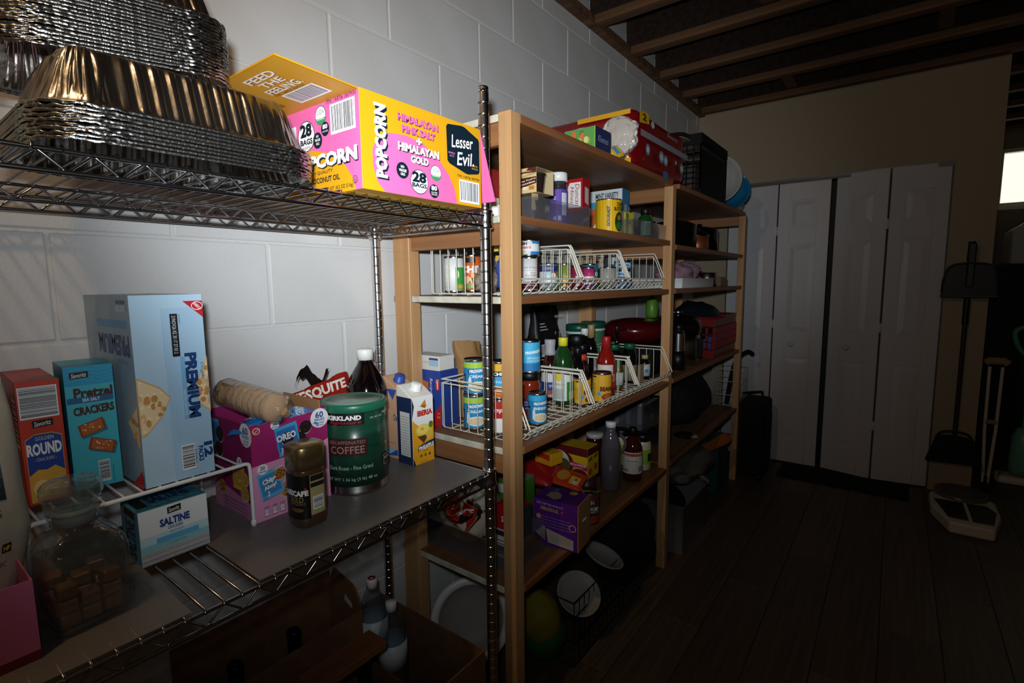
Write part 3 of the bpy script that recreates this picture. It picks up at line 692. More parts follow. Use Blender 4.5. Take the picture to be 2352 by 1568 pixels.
for lay, zz in enumerate((.0195, .0395, .0590)):
    for i in range(3):
        for j in range(3):
            if lay == 2 and (i+j) % 2: continue
            o = link('caramel_candy', cme, None); q = Vector((-.0245+i*.0245, -.0245+j*.0245, zz)); q = Matrix.Rotation(RAD(5), 4, 'Z') @ q
            o.location = Vector((.338, .170, ZL))+q; o.rotation_euler = (RAD(8*(hash01(k, 1)-.5)), RAD(8*(hash01(k, 2)-.5)), RAD(24*(hash01(k, 3)-.5))); k += 1
            tag(o, 'wrapped brown caramel candy piled inside the square glass jar', 'candy', 'caramels in the glass jar')

# cookie variety box with torn top, packs and a wafer sleeve
MAG = 'a8286e'
def ck_circle(a, u, v, r, lines, c='f4f2f2', tc='2b4f9a'):
    a.disc(u, v, r, c)
    for t, dv, h, w in lines: a.text(t, u, v+dv*r/a.H, h*r/a.H, tc, w*r/a.W, bold=.03)
def cookie(a, u, v, r, c='221a18', chips=True):
    a.ell(u, v-.10*r/a.H, r/a.W, r/a.H, 'e9e2d2'); a.disc(u, v, r, c)
    if c == '221a18':
        a.disc(u, v, r*.75, '2e2522'); a.text('OREO', u, v, .35*r/a.H, '151010', 1.1*r/a.W, bold=.02)
        for i in range(10): a.disc(u+r*.85*cos(i*.63)/a.W, v+r*.85*sin(i*.63)/a.H, r*.07, '3c322e')
    else:
        for i in range(9):
            t = i*2.4; q = r*.75*math.sqrt((i+.5)/9); a.disc(u+q*cos(t)/a.W, v+q*sin(t)/a.H, r*.14, '4a2a18' if chips else 'a87a34')
def pack(a, u, v, w, h, c1, c2, rot):
    c_, s_ = cos(RAD(rot)), sin(RAD(rot)); R = lambda x, y: (u+(x*c_-y*s_)/a.W, v+(x*s_+y*c_)/a.H)
    n = 7; q = []
    for i in range(n): q.append(R(-w/2+(.0012 if i % 2 else 0), -h/2+h*i/(n-1)))
    for i in range(n): q.append(R(w/2+(.0012 if i % 2 else 0), h/2-h*i/(n-1)))
    a.poly(q, c1); a.poly([R(-w*.42, -h*.36), R(w*.42, -h*.36), R(w*.42, h*.38), R(-w*.42, h*.38)], c2)
def ck_front(a):
    a.rect(0, 0, 1, 1, MAG); a.poly([(0, 0), (1, 0), (1, .68), (.8, .62), (0, .585)], 'e79fc4')
    a.poly([(0, .97), (.12, .99), (0, .85)], RED); a.ell(.075, .945, .045, .035, 'f4eeee').ell(.075, .945, .036, .027, RED); a.text('NABISCO', .075, .945, .018, 'f4eeee', .065, rot=35)
    ck_circle(a, .30, .965, .009, [('30', .25, .7, .9), ('PACKS', -.45, .35, 1.3)])
    ck_circle(a, .89, .93, .021, [('60', .35, .65, .9), ('PACKS', -.15, .3, 1.1), ('2 COOKIES', -.5, .17, 1.0), ('PER PACK', -.75, .15, .9)])
    cookie(a, .69, .87, .0135); cookie(a, .60, .765, .0135); pack(a, .44, .79, .048, .062, '4aa6d8', '2d77bd', 8); cookie(a, .44, .80, .0135)
    a.text('OREO', .42, .825, .075, 'f0f2f6', .25, bold=.05, rot=7, shadow=('14326e', .004, -.004)); a.text('2', .36, .69, .045, 'f0f2f6', .03, bold=.04); a.text('COOKIES', .38, .65, .018, 'f0f2f6', .09)
    cookie(a, .47, .42, .0165, 'c98a45'); cookie(a, .40, .27, .017, 'c98a45'); pack(a, .18, .38, .046, .056, '63b6e0', '3f8fcb', 10); cookie(a, .30, .46, .013, 'b87a3a')
    ck_circle(a, .095, .555, .0105, [('20', .25, .7, .9), ('PACKS', -.45, .35, 1.3)]); a.text('Chips', .165, .42, .07, 'f4f4f4', .17, bold=.06, rot=14, shadow=('181818', .004, -.003)); a.text('Ahoy!', .175, .355, .06, 'f4f4f4', .16, bold=.06, rot=14, shadow=('181818', .004, -.003)); a.text('2', .15, .285, .05, 'f4f4f4', .03, bold=.04); a.text('ORIGINAL', .29, .53, .024, 'eaf4fa', .12, rot=14)
    for i in range(3): a.rect(.08+i*.095, .06, .145+i*.095, .13, '7a4a6a').rect(.084+i*.095, .063, .141+i*.095, .127, 'f0e4ec'); a.text('110', .1125+i*.095, .10, .035, '5a3a5a', .045); a.text(('OREO', 'CHIPS', 'GOLDEN')[i], .1125+i*.095, .155, .016, '5a3aa0', .06)
    a.text('2 GUM', .55, .20, .022, '6a4ab0', .12); a.text('CBR', .10, .245, .02, '8a5ab0', .05)
def ck_side(a):
    a.rect(0, 0, 1, 1, '8a1f5a'); a.poly([(0, 0), (1, 0), (1, .17), (.5, .24), (0, .30)], 'c87fa8')
    ck_circle(a, .90, .90, .024, [('60', .35, .65, .9), ('PACKS', -.15, .3, 1.1), ('2 COOKIES', -.5, .17, 1.0), ('PER PACK', -.75, .15, .9)])
    pack(a, .12, .82, .04, .06, '4aa6d8', '2d77bd', 0); cookie(a, .25, .82, .0165); cookie(a, .22, .66, .0165); ck_circle(a, .75, .60, .011, [('10', .25, .7, .8), ('PACKS', -.45, .35, 1.3)])
    pack(a, .70, .44, .05, .055, 'd8b238', 'c89c28', 0); cookie(a, .72, .47, .014, 'c9a050', False); cookie(a, .88, .45, .014, 'c9a050', False); cookie(a, .86, .30, .017, 'c9a050', False); cookie(a, .30, .27, .016, 'b8803c')
    for i in range(4): a.text('COOKIES CONTAIN WHEAT MILK AND SOY', .62, .18-.04*i, .022, '6a4a86', .6)
cb = thing('cookie_carton', 'magenta variety carton of cookie packs torn open on top', 'box', (.1745, .535, ZL), 0)
dx, dy, hh, th = .170, .166, .199, .0022
bd = MB(); bd.box(-dx/2, dx/2, -dy/2, dy/2, 0, th).box(-dx/2, -dx/2+th, -dy/2, dy/2, th, hh*1.04).box(-dx/2+th, dx/2-th, dy/2-th, dy/2, th, hh*1.02).box(-dx/2+th, dx/2-th, -dy/2, -dy/2+th, th, hh*.985)
bd.build('body', [P('9a2466')], cb)
# torn front wall
tr = MB(); N = 26; pts = []
for i in range(N+1): pts.append((-dy/2+dy*i/N, hh*(.985+.018*(hash01(i, 4)-.5))))
v = [(dx/2-th, y, th) for y, z in pts]+[(dx/2-th, y, z) for y, z in pts]+[(dx/2, y, th) for y, z in pts]+[(dx/2, y, z) for y, z in pts]; n = N+1
for i in range(N): tr.add(v, [(i, i+1, n+i+1, n+i), (2*n+i, 3*n+i, 3*n+i+1, 2*n+i+1), (n+i, n+i+1, 3*n+i+1, 3*n+i)])
tr.v = tr.v[:4*n]; tr.f = []; tr.m = []; tr.s = []
for i in range(N): tr.f += [(i, i+1, n+i+1, n+i), (2*n+i, 3*n+i, 3*n+i+1, 2*n+i+1), (n+i, n+i+1, 3*n+i+1, 3*n+i)]; tr.m += [0, 0, 1]; tr.s += [False]*3
tr.build('torn_front', [P('9a2466'), P('d8ccc8')], cb)
MB().box(-dx/2+.004, dx/2-.02, dy/2-.006, dy/2-.0023, hh*.92, hh*1.075).build('flap', 'kraft', cb)
a = face_art('F', dx, dy, hh*.975); ck_front(a); a.build('printed_front', cb); a = face_art('L', dx, dy, hh*.98); ck_side(a); a.build('printed_side', cb)
wf = thing('wafer_sleeve', 'clear sleeve of round beige wafers lying on the cookie carton', 'cookies', (.185, .497, ZL+.2285))
M('wafer', 'd2a671', .75, bump=(300, .3, .002))
wme = MB().lathe([(0, -.0095), (.025, -.0095), (.0275, -.007), (.030, .004), (.0305, .008), (.028, .0095), (0, .0095)], 24).mesh('wafer', ['wafer'])
for i in range(9):
    o = link('wafer', wme, wf); o.location = (.002*(hash01(i, 8)-.5), -.080+i*.0195, 0); o.rotation_euler = (RAD(90+8*(hash01(i, 3)-.5)), 0, RAD(6*(hash01(i, 1)-.5)))
MB().lathe([(.008, -.112), (.012, -.098), (.031, -.092), (.0318, 0), (.0318, .08), (.031, .088), (.010, .100), (.012, .112)], 24).build('sleeve', 'film', wf).rotation_euler = (RAD(-90), 0, 0)
wf.rotation_euler = (RAD(-5), 0, RAD(-84))
def pillow(name, label, cat, c, w, l, t, mat, rot, printed=None, group=None, seed=0):
    T = thing(name, label, cat, c, 0, group); T.rotation_euler = rot; m = MB()
    for sgn in (1, -1):
        def fn(u, v):
            x, y = (u-.5)*w, (v-.5)*l; k = max(0, (1-(2*u-1)**4)*(1-(2*v-1)**4))**.6
            return (x, y, sgn*(t/2*k+.0006)+.0016*vnoise(u*9+seed, v*9, seed)*k)
        m.grid(fn, 18, 22)
    m.build('wrapper', mat, T)
    if printed:
        a = Art(lambda u, v, e: (u-w/2, v-l/2, t/2*max(0, (1-(2*u/w-1)**4)*(1-(2*v/l-1)**4))**.6+.0022+e), w, l); printed(a); a.build('printed_wrapper', T)
    return T
M('blue_film', '2f7fd0', .2, coat=.5); M('blue_film2', '3f93d8', .2, coat=.5)
for i, (c, r) in enumerate((((.205, .487, ZL+.186), (.30, -.2, .2)), ((.222, .570, ZL+.187), (-.25, .3, -.5)), ((.145, .57, ZL+.184), (.1, .2, 1.2)))):
    pillow('cookie_pack', ('small blue cookie pack at the near corner of the magenta carton', 'blue cookie pack standing against the wafer sleeve', 'blue cookie pack at the far side of the magenta carton')[i], 'cookie pack', c, .062, .085, .018, ('blue_film', 'blue_film2')[i % 2], r,
           lambda a: (a.text('OREO', .5, .55, .22, 'eef4fa', .6, bold=.04), a.text('2', .3, .3, .12, 'eef4fa')), 'cookie packs in the carton', i)

# instant coffee jar
nj = thing('instant_coffee_jar', 'brown instant coffee jar with gold lid before the cookie carton', 'jar', (.337, .517, ZL), 0)
M('coffee_brown', '4a3222', .25, coat=.6)
def sq(prof, p=3.2, seg=44, **k):
    m = MB(); m.lathe(prof, seg, **k)
    def warp(v):
        x, y, z = v; r = math.hypot(x, y)
        if r < 1e-6: return v
        c_, s_ = x/r, y/r; d = (abs(c_)**p+abs(s_)**p)**(-1/p); return (x*d, y*d, z)
    m.v = [warp(v) for v in m.v]; return m
sq([(0, .002), (.026, .002), (.030, .005), (.0315, .02), (.0315, .104), (.0300, .112), (.0295, .116), (0, .116)]).build('jar_body', 'coffee_brown', nj)
sq([(.030, .1165), (.0325, .117), (.0328, .158), (.031, .1615), (0, .162)]).build('lid', 'gold_metal', nj)
def sqmap(r, p, ang0, arc, z0):
    def f(u, v, e):
        t = ang0+(u/(r*arc)-.5)*arc; c_, s_ = cos(t), sin(t); d = (abs(c_)**p+abs(s_)**p)**(-1/p); return ((r*d+e)*c_, (r*d+e)*s_, z0+v)
    return f
ac = to_cam(.337, .517); arc = RAD(190)
a = Art(sqmap(.0316, 3.2, ac-.35, arc, .022), .0316*arc, .085, True)
a.rect(.08, 0, .66, 1, '0f0d0c').rect(.66, .06, .94, .98, 'a89868'); a.text('NESCAFE', .40, .60, .13, 'eeeae4', .46, bold=.05); a.text('GOLD', .42, .46, .12, 'a89058', .26); a.text('ESPRESSO', .43, .36, .06, '8a7a50', .3); a.rect(.575, .66, .60, .72, 'c82c2a')
a.rect(.67, .84, .93, .97, '221e18').rect(.67, .70, .93, .80, '221e18'); a.bar(.70, .18, .90, .48, 12, horiz=True); a.ell(.43, .22, .12, .05, '6a4a2a')
a.build('printed_label', nj)

# big coffee can
kc = thing('coffee_can', 'large dark green decaffeinated coffee can with plastic lid', 'can', (.2495, .695, ZL), 0)
M('can_green', '123a2c', .3, coat=.3, var=('1c4c38', (3, 3, 60)))
r = .0715
MB().lathe([(0, .002), (r-.003, .002), (r, 0), (r+.001, .003), (r-.001, .006), (r-.001, .196), (r, .199), (r-.004, .199), (r-.006, .195), (0, .195)], 48).build('tin_body', 'tin', kc)
MB().lathe([(r-.0009, .019), (r-.0002, .019), (r-.0002, .188), (r-.0009, .188)], 48).build('wrap_label', 'can_green', kc)
M('lid_green', '1d6a50', .35); clear('lid_window', 'd8e4de', .2, .5, '8ba698')
MB().lathe([(r+.0015, .186), (r+.003, .188), (r+.003, .2005), (r+.001, .2030), (r-.006, .2035), (r-.009, .2015), (r-.012, .2012)], 48).build('lid', 'lid_green', kc)
lw = MB().lathe([(0, .2008), (r-.011, .2008), (r-.011, .2016), (0, .2016)], 40).build('lid_window', M('lid_plastic', '7f9a8c', .3), kc)
a = round_art(kc, r, .019, .169, to_cam(.2495, .695)); 
a.rect(.18, .83, .60, .985, '101010'); a.text('KIRKLAND', .39, .925, .062, 'f4f2f0', .36, bold=.05); a.text('Signature', .40, .86, .05, 'c8262c', .34, shear=.3)
a.rect(.20, .42, .62, .65, '2c1a18').rect(.205, .425, .615, .645, '3a1f1c'); a.text('DECAFFEINATED', .41, .60, .045, 'a87a72', .38); a.text('COFFEE', .41, .50, .10, 'a87a72', .36, bold=.01)
a.text('Dark Roast - Fine Grind', .44, .26, .052, 'c8d2ca', .46); a.text('NET WT 1.36 kg (3 lb) 48 oz', .44, .10, .052, 'c8d2ca', .56)
a.text('ITM. / ART. 34696', .74, .90, .025, 'c8d2ca', .16); a.rect(.83, .2, .97, .34, 'c8d2ca').rect(.835, .205, .965, .335, '14141a'); a.text('KIRKLAND', .90, .29, .03, 'e8e8e8', .12); a.text('KIRKLAND', .90, .93, .03, 'e8e8e8', .14)
for i in range(5): a.text('coffee beans roast ground', .90, .8-.04*i, .018, '7a9a88', .16)
a.text('9.', .88, .50, .05, 'd8d8d8')
a.build('printed_label', kc)

# red chip bag, juice bottle, cartons
mb = thing('chip_bag', 'red foil bag of mesquite smoking chips against the wall', 'bag', (.085, .700, ZL))
M('red_foil', 'a8281c', .28, .35, bump=(18, .5, .01))
m = MB()
def fn(u, v):
    a_ = 2*pi*u; w = .098*(1+.05*sin(v*9)); t = .038*(1-v**3)+.002
    x = math.copysign(abs(cos(a_))**.6, cos(a_))*t; y = math.copysign(abs(sin(a_))**.75, sin(a_))*w
    k = vnoise(y*60, v*6, 2)*.006+vnoise(y*25, v*11, 7)*.006; top = .226+.02*vnoise(y*22, 1.5, 3)+.012*sin(y*25) + y*.06
    return (x+k*(1-v*.4), y+k*.6, .002+v*top)
m.grid(fn, 60, 26, cu=True); m.build('bag_body', 'red_foil', mb)
a = Art(lambda u, v, e: (0.020-v*.13+e+.006+.004*vnoise(u*30, v*30), -.085+u, .145+v), .17, .09); a.text('MESQUITE', .5, .60, .34, 'e8dcd4', .92, bold=.04, rot=9); a.text('SMOKING CHIPS', .60, .18, .17, 'd8b8a4', .66, rot=9); a.build('printed_front', mb)
M('black_foil', '1c1715', .3, .2); m = MB(); m.grid(lambda u, v: (-.006+.012*v, -.05+.09*u, .222+.02*sin(u*7)+.025*v+.01*vnoise(u*9, v*3)), 20, 6); m.build('torn_top', 'black_foil', mb)
jb = thing('juice_bottle', 'dark purple juice bottle with white cap behind the coffee can', 'bottle', (.128, .823, ZL))
M('dark_juice', '0d0507', .08, coat=.6)
MB().lathe([(0, .002), (.046, .002), (.054, .008), (.055, .02), (.053, .10), (.055, .11), (.055, .175), (.052, .195), (.045, .215), (.033, .238), (.022, .255), (.0175, .265), (.0175, .278), (0, .278)], 36).build('bottle_body', 'dark_juice', jb)
MB().lathe([(.0178, .268), (.021, .268), (.021, .293), (.019, .296), (0, .2965)], 28).build('cap', 'white_plastic', jb)
def tetra(name, label, cx, cy, z, dx, dy, h, rz, base, top, artF, artL, capc):
    t = thing(name, label, 'carton', (cx, cy, z), rz); m = MB(); hs = h*.86
    v = [(-dx/2, -dy/2, 0), (dx/2, -dy/2, 0), (dx/2, dy/2, 0), (-dx/2, dy/2, 0), (-dx/2, -dy/2, hs), (dx/2, -dy/2, hs), (dx/2, dy/2, hs), (-dx/2, dy/2, hs), (-dx/2, -dy/2, h), (-dx/2, dy/2, h), (-dx*.32, -dy/2, h), (-dx*.32, dy/2, h)]
    m.add(v, [(0, 3, 2, 1), (0, 1, 5, 4), (1, 2, 6, 5), (2, 3, 7, 6), (3, 0, 4, 7), (4, 8, 9, 7), (8, 10, 11, 9), (10, 5, 6, 11), (4, 5, 10, 8), (7, 9, 11, 6)], 0); m.build('body', [P(base)], t, .0015)
    c = MB(); c.lathe([(.0135, 0), (.0165, 0), (.0165, .003), (.0145, .004), (.0145, .017), (.013, .019), (0, .019)], 20); o = c.build('cap', [P(capc)], t); ty = math.atan2(h-hs, dx*.82)
    o.matrix_local = Matrix.Translation((.004, 0, hs+(h-hs)*.53)) @ Matrix.Rotation(ty*.7, 4, 'Y')
    a = face_art('F', dx, dy, hs); artF(a); a.build('printed_front', t); a = face_art('L', dx, dy, hs); artL(a); a.build('printed_side', t)
    return t
def iberia(a):
    a.rect(0, 0, 1, 1, 'f0eeec'); a.poly([(0, .0), (1, 0), (1, .60), (.7, .54), (.4, .54), (.15, .62), (0, .68)], 'e8a61e'); a.poly([(0, 0), (.12, 0), (.0, .12)], '1c2a4a'); a.poly([(0, .68), (.1, .88), (0, 1)], '1c2a4a')
    a.text('IBERIA', .60, .755, .085, 'c0281e', .72, bold=.06); a.poly([(.38, .86), (.62, .95), (.68, .85), (.55, .87)], 'c88a2c'); a.poly([(.38, .86), (.55, .87), (.68, .85), (.60, .82)], '9a6420')
    a.ell(.48, .50, .34, .09, 'e9c84a').ell(.48, .51, .28, .07, 'f2dc72').ell(.45, .52, .08, .025, 'd9b23a'); a.poly([(.22, .42), (.75, .42), (.5, .30)], '5a3a22'); a.poly([(.6, .42), (.9, .52), (.95, .38), (.72, .32)], 'e4bd4a'); a.ell(.86, .56, .1, .05, '5d7a2c')
    a.poly([(.22, .19), (.24, .27), (1, .33), (1, .245), (.6, .225)], '1b2c58'); a.text('PINEAPPLE', .62, .245, .06, 'f4f2ee', .72, rot=6, bold=.05); a.text('NECTAR DE PINA', .62, .305, .02, '4a3a18', .5, rot=6); a.text('NECTAR', .58, .185, .022, '4a3a18', .24)
    for i in range(3): a.disc(.36+i*.2, .12, .004, '7a5a18')
    a.text('33.8 FL OZ', .5, .03, .016, '6a4a14', .35)
def ib_side(a): a.rect(0, 0, 1, 1, '1c2a4a'); a.rect(.2, .12, .85, .78, 'c8c8c4'); [a.rect(.24, .15+.04*i, .81, .154+.04*i, '3a3a3a') for i in range(15)]
tetra('nectar_carton', 'white and yellow pineapple nectar carton with white cap', .2465, .884, ZL, .060, .070, .205, RAD(-3), 'e4e0d8', 0, iberia, ib_side, 'eeeeea')
def oat(a): a.rect(0, 0, 1, 1, 'd2a988'); a.poly([(0, .92), (.35, .84), (.2, 1), (0, 1)], '33509a'); a.text('Oat', .66, .60, .10, '33509a', .5, bold=.03); a.rect(.55, .48, .8, .50, '4aa8d8'); a.poly([(0, .02), (1, .06), (1, .17), (0, .13)], '6fc0c4'); a.poly([(.3, .06), (.8, .16), (.9, .05)], '3a4a9a')
def oat_l(a): a.rect(0, 0, 1, 1, 'c89c7a'); a.poly([(.35, 1), (.95, 1), (.7, .85)], '33509a'); a.text('Oat', .85, .60, .10, '33509a', .3, bold=.03); [a.rect(.1, .55+.03*i, .34, .555+.03*i, '8a6a50') for i in range(9)]; a.rect(0, .05, 1, .13, '6fc0c4'); a.poly([(.3, .02), (.9, .14), (.95, .05)], '3a4a9a'); a.text('made with whole grain', .6, .22, .02, '6a4a34', .5)
tetra('oat_milk_carton', 'tan and blue oat drink carton behind the pineapple nectar', .172, .893, ZL, .066, .062, .218, 0, 'c89c7a', 0, oat, oat_l, '2f4c9c')

# near-left corner: pink carton holding a snack bag
def pk(a): a.rect(0, 0, 1, 1, 'd87aa8'); a.rect(0, 0, 1, .12, '7a2038'); a.ell(.60, .52, .16, .34, '1c1c20').ell(.60, .52, .15, .32, 'cfc8c8')
pb = thing('snack_carton', 'pink open-topped snack carton in the near left corner', 'box', (.30, -.02, ZL))
m = MB(); x0, x1, y0, y1, h = -.10, .10, -.13, .132, .105
m.box(x0, x1, y0, y1, 0, .002).box(x1-.002, x1, y0, y1, .002, h).box(x0, x0+.002, y0, y1, .002, h).box(x0+.002, x1-.002, y1-.002, y1, .002, h).box(x0+.002, x1-.002, y0, y0+.002, .002, h); m.build('body', [P('b05a7c')], pb)
a = Art(lambda u, v, e: (x1+e, y0+u, v), y1-y0, h); pk(a); a.build('printed_front', pb)
sb = thing('snack_bag', 'cream and navy snack bag standing in the pink carton', 'bag', (.275, .067, ZL+.004))
M('cream_film', 'aaa496', .35, bump=(14, .4, .01))
def bagsurf(w, t, h, seed, lean=0, narrow=False):
    def fn(u, v):
        a_ = 2*pi*u; tt = t*(1-.75*v**2.2)*(.7+.3*min(1, v*6)); ww = w*(1-.12*v)
        ww *= .5+.5*min(1, v*2.4) if narrow else 1
        x = math.copysign(abs(cos(a_))**.7, cos(a_))*tt; y = math.copysign(abs(sin(a_))**.7, sin(a_))*ww
        k = vnoise(y*45+seed, v*7, seed)*.005+vnoise(y*20, v*3, seed+3)*.008
        return (x+k+lean*v, y+k*.5, v*h*(1+.05*vnoise(y*20, 0, seed)))
    return fn
MB().grid(bagsurf(.066, .05, .335, 4, -.02, True), 56, 30, cu=True).build('bag_body', 'cream_film', sb)
def bm_(u, v, e):
    f = bagsurf(.066, .05, .335, 4, -.02, True); t = (u/.11-.5)*.22
    p = f(t % 1.0, v/.335); return (p[0]+.0006+e, p[1], p[2])
a = Art(bm_, .11, .335)
for v0, v1, u0, u1 in ((.55, .80, .1, .9),): 
    n = 8
    for i in range(n):
        for j in range(n): 
            a._put([((u0+(u1-u0)*(i+du)/n)*a.W, (v0+(v1-v0)*(j+dv)/n)*a.H) for du, dv in ((0, 0), (1, 0), (1, 1), (0, 1))], [(0, 1, 2, 3)], '142430'); a.n -= 1
a.n += 2
a.text('PUFFS', .5, .68, .07, 'e8e2d4', .7, bold=.04); a.text('BITES', .62, .50, .03, '2a2a2a', .36); a.poly([(.2, .47), (.5, .45), (.62, .40), (.55, .36), (.3, .40)], '1d3050'); a.text('WITH ORGANIC', .55, .30, .02, '3a3a3a', .6); a.rect(.76, .345, .90, .38, '161616'); a.text('HP', .83, .362, .02, 'd8a83a', .1, bold=.04)
a.build('printed_front', sb)

# below: cardboard box with bottles on the lowest wire shelf
ZB = .1715
bxo = thing('cardboard_box', 'tall brown cardboard box with hand hole on the lowest wire shelf', 'box', (.095, .56, ZB))
m = MB(); x0, x1, y0, y1, h, t = -.075, .072, -.20, .19, .32, .004
m.box(x0, x1, y0, y1, 0, t).box(x1-t, x1, y0, y1, t, h).box(x0, x0+t, y0, y1, t, h+.06).box(x0+t, x1-t, y0, y0+t, t, h).build('body', 'cardboard', bxo)
m = MB(); pts = [(x0+t, t), (x1-t, t), (x1-t, h+.015), (x1-.03, h+.06), (x0+.03, h+.08), (x0+t, h+.03)]; m.prism(pts, 0, t, M4=Matrix.Translation((0, y1, 0)) @ Matrix.Rotation(RAD(90), 4, 'X')); m.build('side_wall', 'cardboard', bxo)
MB().prism([(.0, h+.005), (.032, h-.008), (.034, h+.004), (.004, h+.02)], 0, .0008, M4=Matrix.Translation((0, y1-t-.0002, 0)) @ Matrix.Rotation(RAD(90), 4, 'X')).build('hand_hole', [P('c9c6c0')], bxo)
tag(MB().box(.262, .328, .515, .70, ZB+.3175, ZB+.337).build('wood_plank', 'pine_y', None, .002), 'short wooden plank lying across the dark bottle tops', 'plank')
M('wine_glass', '06070f', .06, coat=.5); M('wine_foil', '0c1438', .3, .5)
wp = [(0, .001), (.034, .001), (.037, .006), (.037, .18), (.033, .2), (.018, .228), (.0145, .245), (.0143, .30), (.016, .302), (.016, .312), (.0143, .315), (0, .3155)]
wb_ = MB().lathe(wp, 28).mesh('bottle_body', ['wine_glass']); wc_ = MB().lathe([(.0149, .255), (.0152, .255), (.0150, .30), (.0166, .3015), (.0166, .3125), (.0147, .3165), (0, .317)], 24).mesh('capsule', ['wine_foil'])
for i, (x, y, rz_) in enumerate(((.285, .365, 0), (.290, .450, 0), (.290, .560, 0), (.295, .655, 0), (.093, .46, 0), (.093, .60, 0))):
    t_ = thing('wine_bottle', 'dark blue-black wine bottle '+('standing nearest the viewer before the cardboard box', 'standing beside the nearest bottle before the cardboard box', 'under the near half of the wooden plank', 'under the far end of the wooden plank', 'inside the cardboard box at its near end', 'inside the cardboard box at its far end')[i], 'bottle', (x, y, ZB+(.0045 if i > 3 else .0005)), 0, 'dark wine bottles'); link('bottle_body', wb_, t_); link('capsule', wc_, t_)
cb2 = thing('cardboard_tray', 'low open cardboard box beside the plastic bottles at the far end', 'box', (.245, .835, ZB))
m = MB(); x0, x1, y0, y1, h, t = -.205, .205, -.076, .076, .235, .004
m.box(x0, x1, y0, y1, 0, t).box(x1-t, x1, y0, y1, t, h).box(x0, x0+t, y0, y1, t, h).box(x0+t, x1-t, y1-t, y1, t, h).box(x0+t, x1-t, y0, y0+t, t, h-.06).build('body', 'cardboard', cb2)
clear('pet', 'e2e8ea', .03, .05, 'c8d2d8', 1.5)
pp = [(0, .002), (.03, .002), (.036, .008), (.037, .10), (.036, .12), (.0375, .14), (.0375, .2), (.033, .235), (.022, .265), (.0135, .283), (.0125, .30), (.0115, .30)]
pb_ = MB().lathe(pp, 28).mesh('bottle_body', ['pet']); pl_ = MB().lathe([(.0379, .135), (.0383, .135), (.0383, .205), (.0379, .205)], 28).mesh('paper_label', [P('c9d3dc')]); pcap = MB().lathe([(.0128, .286), (.0145, .286), (.0145, .306), (.0135, .309), (0, .3095)], 20).mesh('cap', ['white_plastic'])
for x, y, z, lb in ((.162, .787, ZB+.079, 'clear plastic bottle with red-marked white cap beside the tall cardboard box'), (.222, .800, ZB+.030, 'clear plastic bottle with plain white cap, nearer the aisle')):
    t_ = thing('plastic_bottle', lb, 'bottle', (x, y, z)); link('bottle_body', pb_, t_); link('paper_label', pl_, t_); link('cap', pcap, t_)
    if 'red' in lb: MB().lathe([(.004, .3096), (.010, .3096), (.010, .310), (.004, .310)], 20).build('cap_mark', [P('b8302a')], t_)
MB().box(.125, .20, .765, .83, ZB+.0045, ZB+.078).build('carton_block', 'cardboard', None, .001)
tag(bpy.data.objects['carton_block'], 'small closed carton under the red-capped plastic bottle', 'box')
MB().box(.19, .26, .765, .838, ZB+.0045, ZB+.029).build('foam_block', 'white_plastic', None, .001)
tag(bpy.data.objects['foam_block'], 'flat pale packing block under the plain-capped plastic bottle', 'packing')

# ------------------------------------------------------------------ wooden shelves: wire baskets
def wire_basket(name, label, y0, y1, z, xb=.135, xf=.402, H=.150, group=None):
    t = thing(name, label, 'basket', (0, (y0+y1)/2, z), 0, group); hy = (y1-y0)/2-.004; lipx, lipz = xf+.042, .044; b = .004
    # side view: back top, front top, slanted down to the lip, lip, floor front
    for s in (-1, 1):
        y = s*hy; m = MB()
        m.tube(smooth_path([(xb, y, H), (xb+.1, y, H), (xf-.02, y, H), (xf-.004, y, H-.003), (xf+.006, y, H-.02), (lipx-.008, y, lipz+.02), (lipx, y, lipz+.004)], 4), .0026, 6)
        m.tube([(xb, y, H-.012), (xf-.012, y, H-.012), (xf+.002, y, H-.03), (lipx-.012, y, lipz+.004)], .0022, 6)
        f = m.build('side_rail', 'white_wire', t)
        w = MB(); n = 9
        for i in range(n):
            x = xb+.006+(xf-xb-.014)*i/(n-1); w.tube([(x, y, H-.012), (x, y, b+.004), (x, y-s*.004, b)], .0015, 5)
        w.build('side_wires', 'white_wire', f)['kind'] = 'stuff'
    m = MB(); m.tube([(xb, -hy, H), (xb, hy, H)], .0026, 6).tube([(xb, -hy, H-.012), (xb, hy, H-.012)], .0022, 6); bk = m.build('back_rail', 'white_wire', t)
    m = MB(); m.tube([(lipx, -hy, lipz), (lipx, hy, lipz)], .0026, 6).tube([(lipx-.004, -hy, lipz-.011), (lipx-.004, hy, lipz-.011)], .0018, 6); fr_ = m.build('front_rail', 'white_wire', t)
    m = MB(); n = max(6, int((y1-y0)/.036))
    for i in range(n+1):
        y = -hy+2*hy*i/n; m.tube([(xb, y, H-.01), (xb, y, b+.006), (xb+.006, y, b), (xf-.004, y, b), (xf+.006, y, b+.002), (lipx, y, lipz)], .0015, 5)
    m.build('grid_wires', 'white_wire', t)['kind'] = 'stuff'
    m = MB()
    for k in range(5): x = xb+.03+k*.055; m.tube([(x, -hy, b-.002), (x, hy, b-.002)], .0017, 5)
    m.build('floor_wires', 'white_wire', t)['kind'] = 'stuff'
    return t
S1, S2, S3, S4, S5 = 1.7525, 1.5085, 1.3045, .9055, .5125
for i, (a, b_) in enumerate(((1.062, 1.418), (1.422, 1.772), (1.776, 2.134))):
    wire_basket('wire_basket', ('white wire basket of cans on the upper can shelf, nearest the chrome post', 'white wire basket of cans in the middle of the upper can shelf', 'white wire basket of cans at the far end of the upper can shelf')[i], a, b_, S3+.001, group='wire baskets on the upper can shelf')
